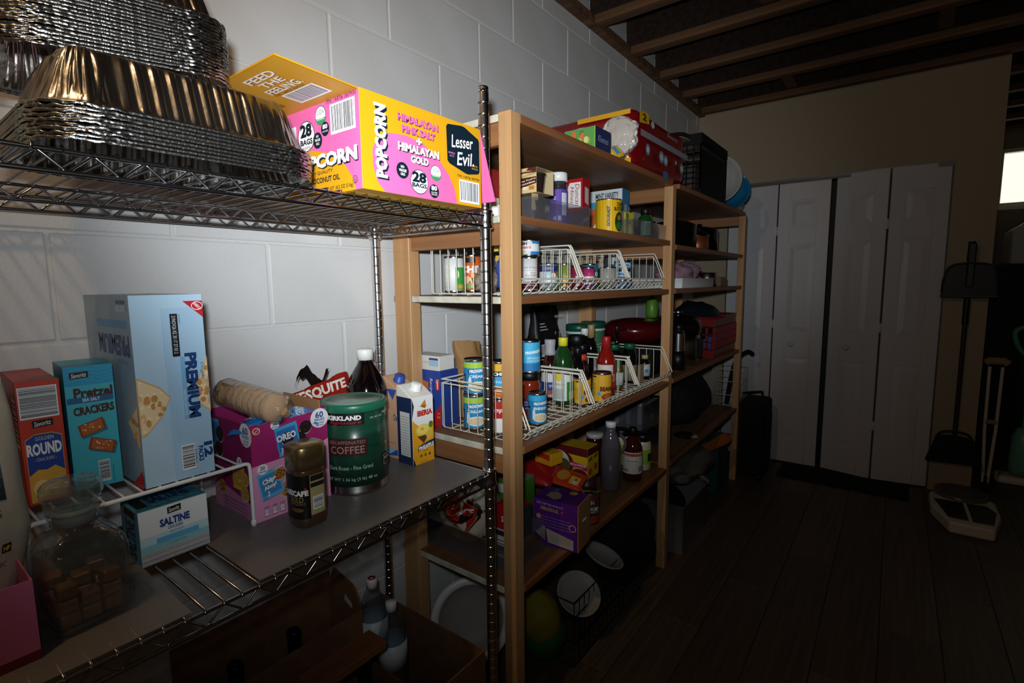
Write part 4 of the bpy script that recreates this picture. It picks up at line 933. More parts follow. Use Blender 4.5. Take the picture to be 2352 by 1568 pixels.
for i, (a, b_) in enumerate(((1.062, 1.418), (1.422, 1.772), (1.776, 2.134))):
    wire_basket('wire_basket', ('white wire basket of soup cans on the lower shelf, nearest the chrome post', 'white wire basket of bottles in the middle of the lower shelf', 'white wire basket of dark bottles at the far end of the lower shelf')[i], a, b_, S4+.001, xb=.165, xf=.445, group='wire baskets on the lower can shelf')
ZC3, ZC4 = S3+.0075, S4+.0075

# ------------------------------------------------------------------ cans on the upper can shelf
def simple(bands, texts=(), ells=()):
    def f(a):
        for u0, v0, u1, v1, c in bands: a.rect(u0, v0, u1, v1, c)
        for u, v, ru, rv, c in ells: a.ell(u, v, ru, rv, c, 8)
        for tx in texts: a.text(*tx[:5], **(tx[5] if len(tx) > 5 else {}))
    return f
G3 = 'cans on the upper can shelf'
nut = [(.08, .1+.05*i, .40, .105+.05*i, '55585a') for i in range(12)]
can('food_can', 'white and green vegetable can nearest the chrome post', .165, 1.130, ZC3, .030, .108, 'e6e8e4', simple([(.55, .02, .98, .72, '3f9a45'), (.55, .05, .98, .2, '8a9a3c')]+nut, (), ((.72, .12, .1, .06, 'b8a84a'), (.62, .5, .05, .12, 'd8e8a0'))), group=G3)
can('food_can', 'orange chili can with white lettering beside the green vegetable can', .165, 1.212, ZC3, .031, .116, 'd9692a', simple([(.1, .05, .95, .30, 'b84a22'), (.28, .82, .62, .97, '1c1815')], (('CHILI', .5, .62, .22, 'f2eee8', {'w': .8, 'bold': .06}), ('BEANS', .68, .42, .10, 'f0c23a', {'w': .4, 'bold': .05})), ((.3, .28, .2, .14, 'e2c09a'), (.62, .2, .25, .12, 'c84a3a'), (.4, .12, .18, .08, '7aa04a'))), group=G3)
bg = thing('nut_bag', 'clear bag of pale dried beans in front of the chili can', 'bag', (.265, 1.165, ZC3))
M('dried_bean', 'c9b79c', .6, var=('a8927a', 60), bump=(160, 1, .01)); blob('bean_fill', None, None, (0, 0, .032), (.034, .036, .034), 'dried_bean', .2, 4, 6, 30, 18, -.0315, bg)
blob('bag_film', None, None, (0, 0, .036), (.037, .039, .042), 'film', .25, 4, 6, 30, 18, -.0355, bg)
bb = thing('snack_pouch', 'blue and yellow snack pouch standing behind the wooden post', 'pouch', (.335, 1.175, ZC3), RAD(0)); M('blue_pouch', '21409a', .3, coat=.3); M('yellow_band', 'e6c832', .3, coat=.3)
MB().grid(bagsurf(.034, .026, .14, 8), 40, 20, cu=True).build('pouch_body', 'blue_pouch', bb)
a = Art(lambda u, v, e: (-.030+u, -.030-e*3+.010*v/.05, .09+v), .06, .05); a.rect(0, .55, 1, 1, 'e6c832').rect(.15, 0, .85, .3, 'c9a24a'); a.build('printed_front', bb)
can('food_can', 'pale can with red beans printed low, under the short white can', .330, 1.290, ZC3, .0258, .106, 'd9d8d6', simple([(.05, .62, .95, .63, '9a9a9a'), (.05, .02, .95, .10, '6a1c2a')], (('owl & bean', .56, .72, .07, '6a6a6a', {'w': .6}), ('DARK', .66, .54, .05, '7a5a6a', {'w': .25}), ('KIDNEY', .6, .46, .06, '6a3a4a', {'w': .5})), [(.2+.13*i, .14+.08*hash01(i, 3), .09, .06, '6a1c2a' if i % 2 else '8a3a44') for i in range(6)]), group=G3)
can('food_can', 'short white and blue can stacked on the pale red-bean can', .330, 1.290, ZC3+.1065, .032, .050, 'dfe6ea', simple([(.55, .05, .98, .25, '2a78b8'), (.6, .78, .98, .95, '2a78b8'), (.05, .05, .4, .35, 'c8c496')], (('BUSH', .28, .78, .20, '1c1c1c', {'w': .32, 'bold': .06}), ('CHILI BEANS', .32, .52, .18, 'c0383a', {'w': .5, 'bold': .05}))), group=G3)
can('food_can', 'navy and yellow can behind the pale red-bean can', .245, 1.280, ZC3, .026, .110, '24386e', simple([(.4, .72, .95, .84, 'd8a43a'), (.3, .08, .95, .34, 'c98a3c')], (('BEANS', .6, .55, .14, 'e8e8ea', {'w': .5, 'bold': .05}),), [(.3+.1*i, .2+.06*hash01(i, 2), .06, .06, 'e0b070') for i in range(6)]), group=G3)
can('food_can', 'light blue coconut milk can with navy top band', .275, 1.485, ZC3, .032, .092, 'b9d2dc', simple([(0, .72, 1, .98, '1f3266'), (.02, .02, .35, .70, 'd2dde0')], (('COCONUT', .5, .85, .08, 'd8e4ee', {'w': .4}),), ((.72, .62, .16, .12, '7a4a28'), (.68, .58, .12, .09, 'eeeae2'), (.5, .3, .25, .1, 'dceaf0'))), group=G3)
can('food_can', 'green and yellow fruit can beside the light blue coconut can', .285, 1.573, ZC3, .026, .094, '7d9440', simple([(.55, .0, .95, .55, 'c8a62c'), (.62, .62, .95, .78, 'b83238'), (.3, .02, .55, .4, 'd8b44a')], (('fruit', .75, .70, .08, 'f0e8d8', {'w': .25}),), ((.7, .2, .15, .1, 'b83a2c'),)), group=G3)
can('food_can', 'maroon can right of the green fruit can', .300, 1.635, ZC3, .025, .088, '8a2440', simple([(.45, .1, .9, .55, 'd8c8c8')], (('MAG', .65, .35, .2, '8a2440', {'w': .4, 'bold': .05}),), ((.7, .2, .1, .1, 'c83a3a'),)), group=G3)
can('food_can', 'magenta and white condensed milk can beside the teal can', .350, 1.632, ZC3, .022, .080, 'b03468', simple([(.1, .2, .95, .60, 'e8dce2'), (.3, .04, .95, .20, '6a3a78')], (('LECHE', .65, .72, .12, 'e84a4a', {'w': .3}), ('MAGNOLIA', .55, .42, .2, '8a2456', {'w': .85, 'bold': .05, 'rot': 8}))), group=G3)
can('food_can', 'teal can with a large GO and an orange band', .295, 1.745, ZC3, .0305, .096, '2a7888', simple([(.42, .22, .98, .45, 'd86a2a'), (.42, .10, .98, .22, '8aa83a')], (('GO', .72, .60, .18, 'f0f0ee', {'w': .36, 'bold': .05}), ('Organic', .72, .38, .07, 'f4dcc8', {'w': .3}))), group=G3)
can('food_can', 'plain silver grey ribbed can left of the water-blue cans', .300, 1.888, ZC3, .033, .086, 'a9a79e', simple([(0, .02, .3, .98, '9c9a90')]), group=G3)
GB = 'blue tuna cans'
for i in range(3): can('tuna_can', ('bottom tin of the three stacked blue tuna cans', 'middle tin of the three stacked blue tuna cans', 'top tin of the three stacked blue tuna cans')[i], .330, 1.960, ZC3+i*.037, .036, .0365, '4a86b4', simple([(.2, .3, .85, .8, 'b8cce0'), (.3, .45, .6, .7, '2a5a98')], (('tuna', .6, .55, .3, '24406e', {'w': .3, 'bold': .04}),)), group=GB, cat='can')
can('food_can', 'wide steel can with grey label behind the blue tuna stack', .240, 2.060, ZC3, .040, .150, '4c4f50', simple([(.3, .7, .6, .95, '9aa0a4')]), group=G3)
for i, (y, c) in enumerate(((1.50, 'a33b28'), (1.60, 'c9c6bf'), (1.72, '7a4a2a'), (1.86, '8a8880'))):
    can('food_can', ('red can in the back row of the middle upper basket', 'off-white can in the back row of the middle upper basket', 'brown can in the back row behind the teal can', 'grey can in the back row of the far upper basket')[i], .19, y, ZC3, .033, .098, c, group=G3)
carton('grey_packet', 'dark grey packet standing at the far end of the upper can shelf', .17, 2.09, ZC3, .05, .07, .085, '3a3c3e')

# ------------------------------------------------------------------ lower can shelf
def prog(a, name='CREAMY', top='a8c83a'):
    a.rect(0, 0, 1, 1, '2a86b8').rect(0, .80, 1, .98, top).rect(0, 0, .22, .6, '16284a'); [a.rect(.03, .06+.05*i, .2, .075+.05*i, 'c8d2da') for i in range(10)]
    a.poly([(.34, .62), (1, .68), (1, .82), (.34, .76)], '14181e'); a.text('PROGRESSO', .67, .72, .10, 'f0f0ee', .6, rot=4, bold=.05); a.text(name, .62, .54, .09, 'e4eef4', .5, bold=.03)
    a.ell(.62, .22, .3, .16, 'e9e2d0', 10).ell(.62, .22, .24, .12, 'd8c8a4', 10).ell(.38, .35, .05, .18, 'dfe3e6', 6)
G4 = 'cans on the lower can shelf'
can('soup_can', 'blue and lime soup can at the bottom of the near stack', .255, 1.110, ZC4, .033, .103, '2a86b8', lambda a: prog(a), group=G4, off=-12)
can('soup_can', 'blue and lime soup can on top of the near stack', .258, 1.112, ZC4+.1035, .034, .104, '2a86b8', lambda a: prog(a), group=G4, off=-6)
def noodle(a): a.rect(0, 0, 1, 1, 'd8a92c').rect(0, .62, 1, .78, '1c1a18').rect(0, .30, 1, .62, '3a9ad0'); a.text('CHEESE', .6, .70, .1, 'f2f0e8', .6, bold=.05); a.text('ITALIAN', .6, .46, .07, 'eef2f4', .5); a.ell(.6, .16, .36, .16, 'c85a24'); a.ell(.6, .18, .25, .1, 'e08a3c')
can('soup_can', 'blue can with pasta picture beside the near soup stack', .345, 1.116, ZC4+.1005, .030, .108, 'd8a92c', noodle, group=G4)
def campb(a): a.rect(0, 0, 1, 1, 'ece8e2').rect(0, .46, 1, 1, 'b81e22'); a.text('Campbells', .55, .72, .2, 'f2eee8', .8, shear=.3, bold=.02)
can('soup_can', 'red and white soup can under the pasta can', .345, 1.116, ZC4, .031, .100, 'ece8e2', campb, group=G4)
def sauce(a): a.rect(.05, .05, .95, .75, '2a2438').rect(.05, .38, .95, .5, '6a4a9a'); a.ell(.55, .72, .2, .2, '2a2438').ell(.55, .74, .13, .13, '4a4458'); a.text('ORGANICS', .55, .58, .07, 'c8c0d8', .5); a.text('pasta sauce', .55, .25, .07, 'b8b0c8', .4)
sj = thing('sauce_jar', 'tomato sauce jar with dark lid under the upper blue soup can', 'jar', (.322, 1.300, ZC4)); M('tomato', '7a2410', .15, coat=.6)
MB().lathe([(0, .002), (.03, .002), (.033, .006), (.033, .105), (.030, .118), (.026, .124), (.026, .13), (0, .13)], 30).build('jar_body', 'tomato', sj)
MB().lathe([(.0275, .122), (.031, .122), (.031, .143), (.029, .145), (0, .145)], 30).build('lid', 'black_plastic', sj)
a = round_art(sj, .0333, .02, .06, to_cam(.322, 1.3)); sauce(a); a.build('printed_label', sj)
can('soup_can', 'bright blue soup can stacked on the sauce jar', .322, 1.302, ZC4+.1455, .0325, .103, '3aa4d0', lambda a: (a.rect(0, .25, 1, .98, '45b0dc').rect(0, 0, 1, .28, '2a78b0').rect(.05, .1, .18, .55, 'c8d8e0'), a.poly([(.3, .52), (1, .66), (1, .82), (.3, .68)], '14181e'), a.text('PROGRESSO', .65, .67, .1, 'f0f0ee', .6, rot=7, bold=.05), a.text('NEW ENGLAND', .66, .46, .08, 'dcecf4', .5), a.text('CLAM CHOWDER', .66, .36, .07, 'dcecf4', .5)), group=G4)
can('soup_can', 'light blue soup can in front of the sauce jar', .385, 1.250, ZC4, .028, .098, '2f8fc4', lambda a: prog(a, 'BEEF', '3aa4d0'), group=G4)
def bottle(name, label, cx, cy, z, prof, mat, cap=None, capm='black_plastic', lab=None, art=None, labm=None, cat='bottle', group=None, off=0, seg=30):
    t = thing(name, label, cat, (cx, cy, z), 0, group); MB().lathe(prof, seg).build('bottle_body', mat, t)
    if cap: MB().lathe(cap, 24).build('cap', capm if capm in MATS else [P(capm)], t)
    if lab:
        r, z0, z1 = lab; MB().lathe([(r, z0), (r+.0005, z0), (r+.0005, z1), (r, z1)], seg).build('paper_label', [P(labm)], t)
        if art: a = round_art(t, r+.0005, z0, z1-z0, to_cam(cx, cy, off)); art(a); a.build('printed_label', t)
    return t
def bprof(r, h, sh, nr, nh):   # radius, height, shoulder start, neck radius, neck start
    return [(0, .002), (r*.86, .002), (r, .008), (r, sh), (r*.93, sh+(nh-sh)*.3), (r*.62+nr*.3, sh+(nh-sh)*.68), (nr*1.08, nh), (nr, nh+.006), (nr, h), (0, h)]
def bcap(r, z0, z1): return [(r*.9, z0), (r, z0), (r, z1-.002), (r*.93, z1), (0, z1)]
M('green_bottle', '16401a', .12, coat=.5); M('dark_brown', '2a0c08', .1, coat=.5); M('red_sauce', '8c1810', .14, coat=.5); M('black_glass', '0a0a0a', .08, coat=.5); M('amber', '3c1408', .08, coat=.5)
bottle('lemon_juice_bottle', 'green lemon juice bottle with yellow cap behind the middle basket wires', .318, 1.510, ZC4, bprof(.0365, .222, .135, .014, .205), 'green_bottle', bcap(.0165, .207, .236), 'e4d832', (.0366, .018, .125), simple([(.0, 0, 1, 1, 'e4e8e2'), (.62, .0, 1, .62, '2a8a3a'), (.7, .05, .98, .3, 'd8c832'), (.05, .05, .5, .4, 'b8c0bc')], (('lemon', .4, .55, .08, '6a8a3a', {'w': .3}),), ((.35, .78, .12, .14, 'e2d24a'),)), 'e4e8e2')
bottle('syrup_bottle', 'brown syrup bottle with white collar left of the green lemon bottle', .245, 1.540, ZC4, bprof(.031, .195, .12, .0165, .165), 'dark_brown', [(.0175, .165), (.0195, .166), (.0205, .175), (.018, .19), (.0195, .2), (.0205, .215), (.0195, .222), (0, .222)], 'a9a9ac', (.0312, .015, .115), simple([(0, .55, 1, .8, 'd8d8da'), (0, .25, 1, .55, '24388a'), (0, .1, 1, .25, 'a84a2a')], (('syrup', .6, .4, .12, 'e8e8ee', {'w': .3}),)), 'd8d8da')
bottle('soy_sauce_bottle', 'dark soy sauce bottle with black cap between the green and red bottles', .318, 1.612, ZC4, bprof(.028, .175, .10, .012, .15), 'black_glass', bcap(.0145, .152, .188), 'black_plastic')
bottle('hot_sauce_bottle', 'small bottle with red neck band and black cap', .300, 1.680, ZC4, bprof(.024, .17, .11, .014, .135), 'dark_brown', bcap(.0165, .158, .19), 'black_plastic', (.0155, .132, .156), None, 'c8402a')
bottle('red_sauce_bottle', 'tall red hot sauce bottle with red cap behind the bean can', .372, 1.735, ZC4, bprof(.036, .2, .12, .0145, .175), 'red_sauce', bcap(.0165, .178, .222), 'a81c20', (.0362, .02, .118), simple([(.15, .30, .75, 1, 'd8d4cc'), (.7, .1, .95, .6, 'a82c20')], (('HOT', .45, .7, .2, 'a82c20', {'w': .3, 'bold': .05}), ('REDHOT', .8, .5, .12, 'e8e0d8', {'w': .3, 'rot': 90}))), '9a2418')
def beans(a): a.rect(0, 0, 1, 1, 'd8a62a').rect(.02, .0, .32, 1, 'e2b53a'); [a.rect(.05, .2+.05*i, .28, .215+.05*i, '8a6a1c') for i in range(10)]; a.text('BEANS', .68, .48, .18, '5a1c18', .5, bold=.06); a.ell(.72, .18, .24, .13, '8a3a1c').ell(.74, .2, .16, .08, 'b8603a'); a.ell(.4, .3, .06, .07, '3aa0d8'); a.rect(.1, .9, .3, .96, '6a1c2a')
can('bean_can', 'yellow bean can with dark top in front of the red sauce bottle', .415, 1.618, ZC4, .034, .108, 'd8a62a', beans, group=G4)
can('bean_can', 'yellow bean can behind the basket side wires', .374, 1.548, ZC4, .030, .095, 'd2a22c', beans, group=G4, off=20)
bottle('olive_jar', 'olive jar with white label behind the third basket panel', .372, 1.842, ZC4, bprof(.020, .115, .08, .013, .1), M('olive', '4a4a18', .15, coat=.5) and 'olive', bcap(.0145, .1, .122), '1d5a3a', (.0202, .02, .07), None, 'c9ccc8')
bottle('condiment_bottle', 'small red and white labelled bottle behind the olive jar', .300, 1.830, ZC4, bprof(.022, .12, .09, .013, .105), 'dark_brown', bcap(.015, .105, .128), 'b83028', (.0222, .015, .085), simple([(0, .0, 1, .3, 'b83028')]), 'c8ccd8')
for i, (x, y, c) in enumerate(((.315, 1.92, '115a3c'), (.355, 1.985, '115a3c'), (.255, 2.02, '0f6a48'))):
    bottle('green_cap_bottle', ('dark bottle with green cap left of the tall pepper bottle', 'dark bottle with green cap, nearest the aisle in the far basket', 'dark bottle with green cap at the back of the far basket')[i], x, y, ZC4, bprof(.030, .165, .11, .02, .145), 'black_glass', bcap(.0225, .147, .168), c, (.0302, .015, .08), None, '8a8268', group='green-capped bottles')
bottle('tall_bottle', 'tall thin black bottle rising above the green caps', .303, 1.972, ZC4, bprof(.018, .235, .12, .0085, .16), 'black_glass', bcap(.0095, .21, .24), 'black_plastic')
bottle('vanilla_bottle', 'small dark bottle with gold cap and pale label in the far basket', .378, 2.095, ZC4, bprof(.0225, .105, .075, .012, .092), 'black_glass', bcap(.0145, .092, .108), 'b8a468', (.0227, .018, .07), simple([(.5, .3, .75, .6, '3a8ab8')]), 'c9c6bc')
carton('spice_packet', 'kraft spice packet leaning between the dark bottles', .385, 2.035, ZC4, .012, .04, .075, '9a8868')
for i, (x, y, cc) in enumerate(((.21, 1.86, 'e2e2de'), (.20, 1.935, 'a88a5c'))):
    bottle('vinegar_bottle', ('black vinegar bottle with white cap in the back row', 'black bottle with tan paper neck in the back row')[i], x, y, ZC4, bprof(.026, .225, .13, .013, .185), 'black_glass', bcap(.015, .205, .235) if i == 0 else bcap(.0155, .19, .245), cc)
bottle('black_cap_jar', 'dark jar with a wide black lid behind the red-banded bottle', .215, 1.785, ZC4, bprof(.036, .19, .15, .03, .17), 'dark_brown', bcap(.034, .17, .215), 'black_plastic', cat='jar')
# back of the lower can shelf
eb = thing('espresso_bag', 'black espresso coffee bag with barcode against the wall', 'bag', (.085, 1.745, S4+.1)); M('matte_black', '0c0c0d', .5)
MB().grid(bagsurf(.105, .045, .24, 9), 48, 24, cu=True).build('bag_body', 'matte_black', eb)
MB().box(-.05, .05, -.115, .05, -.099, -.0005).build('shipping_box', [P('c9cbcc')], eb, .001)
a = Art(lambda u, v, e: (.048-.02*v/.2+e, -.1+u, .02+v), .2, .2); a.bar(.06, .12, .34, .34, 12); a.text('espresso', .82, .86, .07, 'd0d0d0', .34); [a.rect(.08, .62+.06*i, .36-.05*i, .64+.06*i, 'b8b8b8') for i in range(3)]; a.poly([(.6, .56), (.82, .56), (.78, .28), (.64, .28)], '8a8a8a'); a.poly([(.62, .46), (.8, .46), (.77, .3), (.65, .3)], 'a8693a'); a.text('DARK', .55, .10, .05, '9a9a98', .2); a.build('printed_front', eb)
M('canister_green', '47785a', .35, .2); M('canister_dark', '0f4a38', .35)
for i, (x, y) in enumerate(((.125, 1.962), (.108, 2.125))):
    cn = thing('coffee_canister', ('pale green coffee canister with dark lid beside the espresso bag', 'pale green coffee canister farther along, partly hidden')[i], 'canister', (x, y, S4+.055), 0, 'green coffee canisters'); r = .055
    MB().lathe([(0, 0), (r, 0), (r, .105), (r, .175), (r-.004, .182), (0, .182)], 36).build('canister_body', 'canister_green', cn); MB().lathe([(r+.0002, .155), (r+.002, .155), (r+.002, .165), (r+.0002, .165)], 36).build('band', [P('c8d2cc')], cn)
    MB().lathe([(r+.0015, .166), (r+.003, .167), (r+.003, .192), (r-.002, .196), (0, .196)], 36).build('lid', 'canister_dark', cn)
    MB().lathe([(r+.0002, .022), (r+.002, .022), (r+.002, .034), (r+.0002, .034)], 36).build('band', [P('c8d2cc')], cn)
    MB().lathe([(0, -.054), (r-.002, -.054), (r-.002, -.0005), (0, -.0005)], 36).build('base_tin', 'canister_dark', cn)
sk = thing('electric_skillet', 'dark red covered skillet at the far end of the lower can shelf', 'skillet', (.225, 2.275, S4+.12)); M('dark_red', '4a0a0e', .2, coat=.5)
# stands on a dark carton
sk.location = (.215, 2.36, .9045); MB().box(-.15, .15, -.15, .16, 0, .145).build('base_box', 'black_plastic', sk, .004)
MB().lathe([(0, .146), (.12, .146), (.16, .175), (.168, .205), (.16, .225), (.12, .245), (.05, .256), (0, .258)], 44).build('dome_lid', 'dark_red', sk); MB().tube(smooth_path([(.02, -.15, .215), (.035, -.19, .222), (.03, -.23, .225)], 4), .011, 8).build('handle', 'dark_red', sk)
carton('soup_mix_box', 'blue onion soup mix box standing by the pineapple nectar', .090, 1.105, S4, .135, .075, .172, '2a4a9a', 0, {'L': lambda a: (a.rect(0, 0, 1, 1, '2a469a'), a.poly([(.5, 0), (1, 0), (1, .42), (.85, .28)], 'b8242c'), a.text('Recipe Secrets', .70, .55, .11, 'e8e8f0', .62, -90, 0, .25), a.poly([(.36, .30), (.58, .28), (.62, .78), (.4, .82)], 'c8702a'), a.text('Onion', .51, .55, .10, 'f0e4d0', .2, -90, .03), a.rect(.84, .66, .98, .86, 'c0262c'), a.text('Lipton', .91, .76, .09, 'f4eeea', .17, -90, .03), a.text('12', .93, .2, .09, 'd8b23a', .1, -90)), 'F': lambda a: a.rect(0, 0, 1, 1, '223c86')})
carton('white_medicine_box', 'small white box lying on the blue soup mix box', .090, 1.102, S4+.1724, .125, .066, .044, 'd4d2cc', 0, {'L': lambda a: (a.rect(0, 0, 1, 1, 'd8d6d0'), a.text('Sweet and Sensitive', .5, .55, .14, '8a8a92', .34), a.rect(.66, .3, .97, .72, '9ac2d8').rect(.66, .72, .97, .86, '4a3a78'))})
pg = thing('paper_bag', 'crumpled brown paper bag behind the soup stack', 'bag', (.110, 1.245, S4+.001)); M('kraft_paper', '9a7448', .8, bump=(30, .6, .01)); MB().grid(bagsurf(.06, .05, .245, 12), 44, 22, cu=True).build('bag_body', 'kraft_paper', pg)
lime = thing('lime_bottle', 'lime green plastic item hanging high at the far post', 'bottle', (.26, 2.46, 1.157)); M('lime', '4f7f22', .4); MB().lathe([(0, 0), (.024, 0), (.03, .01), (.032, .05), (.026, .085), (.014, .1), (0, .1)], 24).build('bottle_body', 'lime', lime); MB().lathe([(.0, .1), (.012, .1), (.012, .118), (0, .119)], 16).build('cap', 'lime', lime)

# ------------------------------------------------------------------ shelf two: bins, boxes and jars
def bin_(name, label, x0, x1, y0, y1, z, h, mat='clear_plastic', t=.002):
    T = thing(name, label, 'bin', ((x0+x1)/2, (y0+y1)/2, z)); hx, hy = (x1-x0)/2, (y1-y0)/2; m = MB(); rc = .012
    def ring(off, z_):
        o = []
        for cx_, cy_, a0 in ((hx-rc, hy-rc, 0), (-hx+rc, hy-rc, 90), (-hx+rc, -hy+rc, 180), (hx-rc, -hy+rc, 270)):
            for k in range(5): an = RAD(a0+22.5*k); o.append((cx_+(rc+off)*cos(an), cy_+(rc+off)*sin(an), z_))
        return o
    rs = [ring(-.004, .0), ring(0, h-.002), ring(.003, h-.001), ring(.003, h), ring(-t, h), ring(-t-.004, t)]; n = 20
    v = [p for r_ in rs for p in r_]; f = [(k*n+i, k*n+(i+1) % n, (k+1)*n+(i+1) % n, (k+1)*n+i) for k in range(5) for i in range(n)]
    m.add(v, f, 0, True); m.add(rs[0], [tuple(range(n))[::-1]]); m.add(rs[-1], [tuple(range(n))]); m.build('bin_shell', mat, T); return T
bin_('clear_bin', 'clear plastic bin of baking things at the near end of shelf two', .13, .448, 1.145, 1.472, S2+.001, .060)
bin_('clear_bin', 'clear plastic bin of bottles at the far end of shelf two', .335, .448, 1.776, 2.135, S2+.001, .060)
ZS2 = S2+.0045
def pud(a):
    a.rect(0, 0, 1, 1, 'd9bf88'); a.poly([(0, .42), (.3, .5), (.6, .62), (1, .62), (1, .36), (.6, .22), (.3, .16), (0, .2)], '4a2216'); a.poly([(0, .60), (.4, .72), (.7, .8), (1, .78), (1, .84), (.7, .87), (.4, .8), (0, .66)], '6a3a22'); a.poly([(.75, .9), (1, .82), (1, 1), (.8, 1)], '5a2a1a')
    a.text('2 Milk Chocolate', .6, .66, .07, '4a2a1a', .75, rot=9); a.text('2 Chocolate Fudge', .6, .46, .075, 'f0e4cc', .78, rot=7, bold=.03); a.text('& Milk Chocolate', .6, .35, .075, 'f0e4cc', .75, rot=7, bold=.03)
    a.rect(.66, .14, .78, .26, 'e9dcc0').rect(.82, .12, .95, .27, 'c87a3a'); a.text('PUDDING', .3, .06, .05, '8a6a3a', .5)
pu = thing('pudding_pack', 'chocolate pudding cup pack in a tan sleeve sitting over the near bin', 'pudding pack', (.385, 1.240, ZS2)); dx, dy = .075, .088
m = MB(); z0, z1 = .076, .144; m.box(-dx/2-.06, dx/2, -dy/2, -dy/2+.001, z0, z1).box(-dx/2-.06, dx/2, dy/2-.001, dy/2, z0, z1).box(-dx/2-.06, dx/2, -dy/2+.001, dy/2-.001, z1-.001, z1).box(-dx/2-.06, dx/2, -dy/2+.001, dy/2-.001, z0, z0+.001); m.build('sleeve', [P('b9a580')], pu)
a = Art(lambda u, v, e: (-dx/2-.06+u, -dy/2-e, z0+v), dx+.06, z1-z0); pud(a); a.build('printed_sleeve', pu)
cupm = MB().lathe([(0, 0), (.024, 0), (.027, .004), (.033, .05), (.036, .052), (.036, .055), (0, .055)], 24).mesh('pudding_cup', [M('pudding_dark', '2a1c1c', .2, coat=.5)])
for x, y, z in ((0, 0, .078), (-.06, 0, .078), (0, 0, .002), (-.06, 0, .002)): link('pudding_cup', cupm, pu, (x, y*0, z))
MB().box(.020, .0212, -.03, .0, .03, .075).build('printed_tab', [P('c9b27a')], pu).location = (.0, -.012, 0)
bottle('vitamin_jar', 'purple labelled jar with white lid behind the near clear bin', .345, 1.437, ZS2, [(0, .001), (.025, .001), (.0285, .005), (.0285, .125), (.026, .138), (.025, .148), (0, .148)], clear('smoke', 'c8c4cc', .05, .25, '5a545e') and 'smoke', bcap(.0285, .146, .174), 'white_plastic', (.0287, .012, .12), simple([(.0, 0, 1, 1, '5b3fa0'), (.62, .25, .85, .9, 'd0cdd8'), (.3, .12, .42, .22, 'b8aed0'), (.48, .1, .6, .24, 'c8c0dc')], (('e', .35, .75, .1, 'e8e4f0'),)), '5b3fa0', cat='jar')
carton('cake_mix_box', 'red cake mix box with white name panel standing upright', .362, 1.535, S2+.0005, .060, .050, .170, 'a81a1e', 0, {'L': lambda a: (a.rect(0, 0, 1, 1, 'a8181e'), a.rect(0, 0, 1, .38, '6a2450'), a.poly([(.12, .45), (.9, .45), (.9, .93), (.2, .93), (.1, .86), (.0, .7), (.08, .5)], 'e0dcd8'), a.text('Duncan', .68, .69, .26, 'a8202a', .42, -90, 0, .2), a.text('Hines', .36, .69, .24, 'a8202a', .32, -90, 0, .2)), 'F': lambda a: (a.rect(0, 0, 1, 1, '9a161c'), a.poly([(.3, .55), (.8, .5), (.8, .82), (.3, .85)], 'b8b0a8'), a.rect(.3, .38, .7, .48, '7a3a7a'), a.rect(0, 0, 1, .36, '6a2450'))})
carton('mint_tea_box', 'white and blue mint variety box with orange panel at the back', .200, 1.850, S2+.0005, .10, .30, .205, '2a78a8', RAD(-58), {'F': lambda a: None, 'L': lambda a: None})
mt = bpy.data.objects['mint_tea_box']; mt.location = (.215, 1.985, S2+.0005); mt.rotation_euler.z = RAD(0)
for ch in list(mt.children): bpy.data.objects.remove(ch)
dx, dy, hh = .225, .066, .205
MB().box(-dx/2, dx/2, -dy/2, dy/2, 0, hh).build('body', [P('2a78a8')], mt, .001)
a = face_art('L', dx, dy, hh); a.rect(0, 0, 1, 1, 'd8dde0').rect(0, .0, 1, .78, '3a9cc8').rect(0, 0, .75, .66, 'c8682c'); a.text('MINT VARIETY', .70, .89, .11, '3a4450', .46, bold=.03); a.text('18 MINI', .22, .88, .08, '5a6470', .16); a.poly([(.3, .1), (.5, .4), (.7, .3), (.8, .05)], 'd8ece8'); a.text('flavor', .2, .5, .1, 'e8d0b8', .2); a.build('printed_side', mt)
a = face_art('F', dx, dy, hh); a.rect(0, 0, 1, 1, '24709e').rect(.3, 0, .7, .7, '9aa8b0'); a.build('printed_front', mt)
cf = can('coffee_tin', 'yellow espresso coffee tin with black lettering on shelf two', .382, 1.722, S2+.0005, .0465, .124, 'e2b414', lambda a: (a.rect(0, 0, 1, 1, 'e2b414'), a.text('GOURMET', .52, .50, .085, '16140e', .62, 90, .06), a.text('CAFE', .86, .86, .12, '3a2a0c', .22, bold=.05), a.text('BUSTELO', .84, .72, .12, '3a2a0c', .34, bold=.05), a.ell(.84, .34, .15, .30, '1c3a1c').ell(.84, .46, .07, .08, 'a86a3a').ell(.84, .22, .1, .12, '2a6a34'), a.rect(.2, .45, .205, .92, '8a6a10'), a.rect(.08, .45, .2, .455, '8a6a10')), l0=.03, l1=.97, top='gold_metal', off=-4)
bottle('green_bottle', 'dark green bottle with black cap in the far clear bin', .382, 2.062, ZS2, [(0, .001), (.028, .001), (.031, .005), (.031, .075), (.027, .09), (.018, .098), (.018, .105), (0, .105)], 'green_bottle', bcap(.0195, .1, .124), 'black_plastic', (.0312, .015, .07), simple([(.3, 0, .75, 1, '8a9a94'), (.45, 0, .6, .7, '3f9a5a')]), '1c2a20')
bottle('white_pill_bottle', 'white pill bottle at the end of the far clear bin', .368, 2.108, ZS2, [(0, .001), (.018, .001), (.02, .004), (.02, .07), (.016, .08), (.016, .085), (0, .085)], 'white_plastic', bcap(.0185, .082, .104), 'white_plastic')
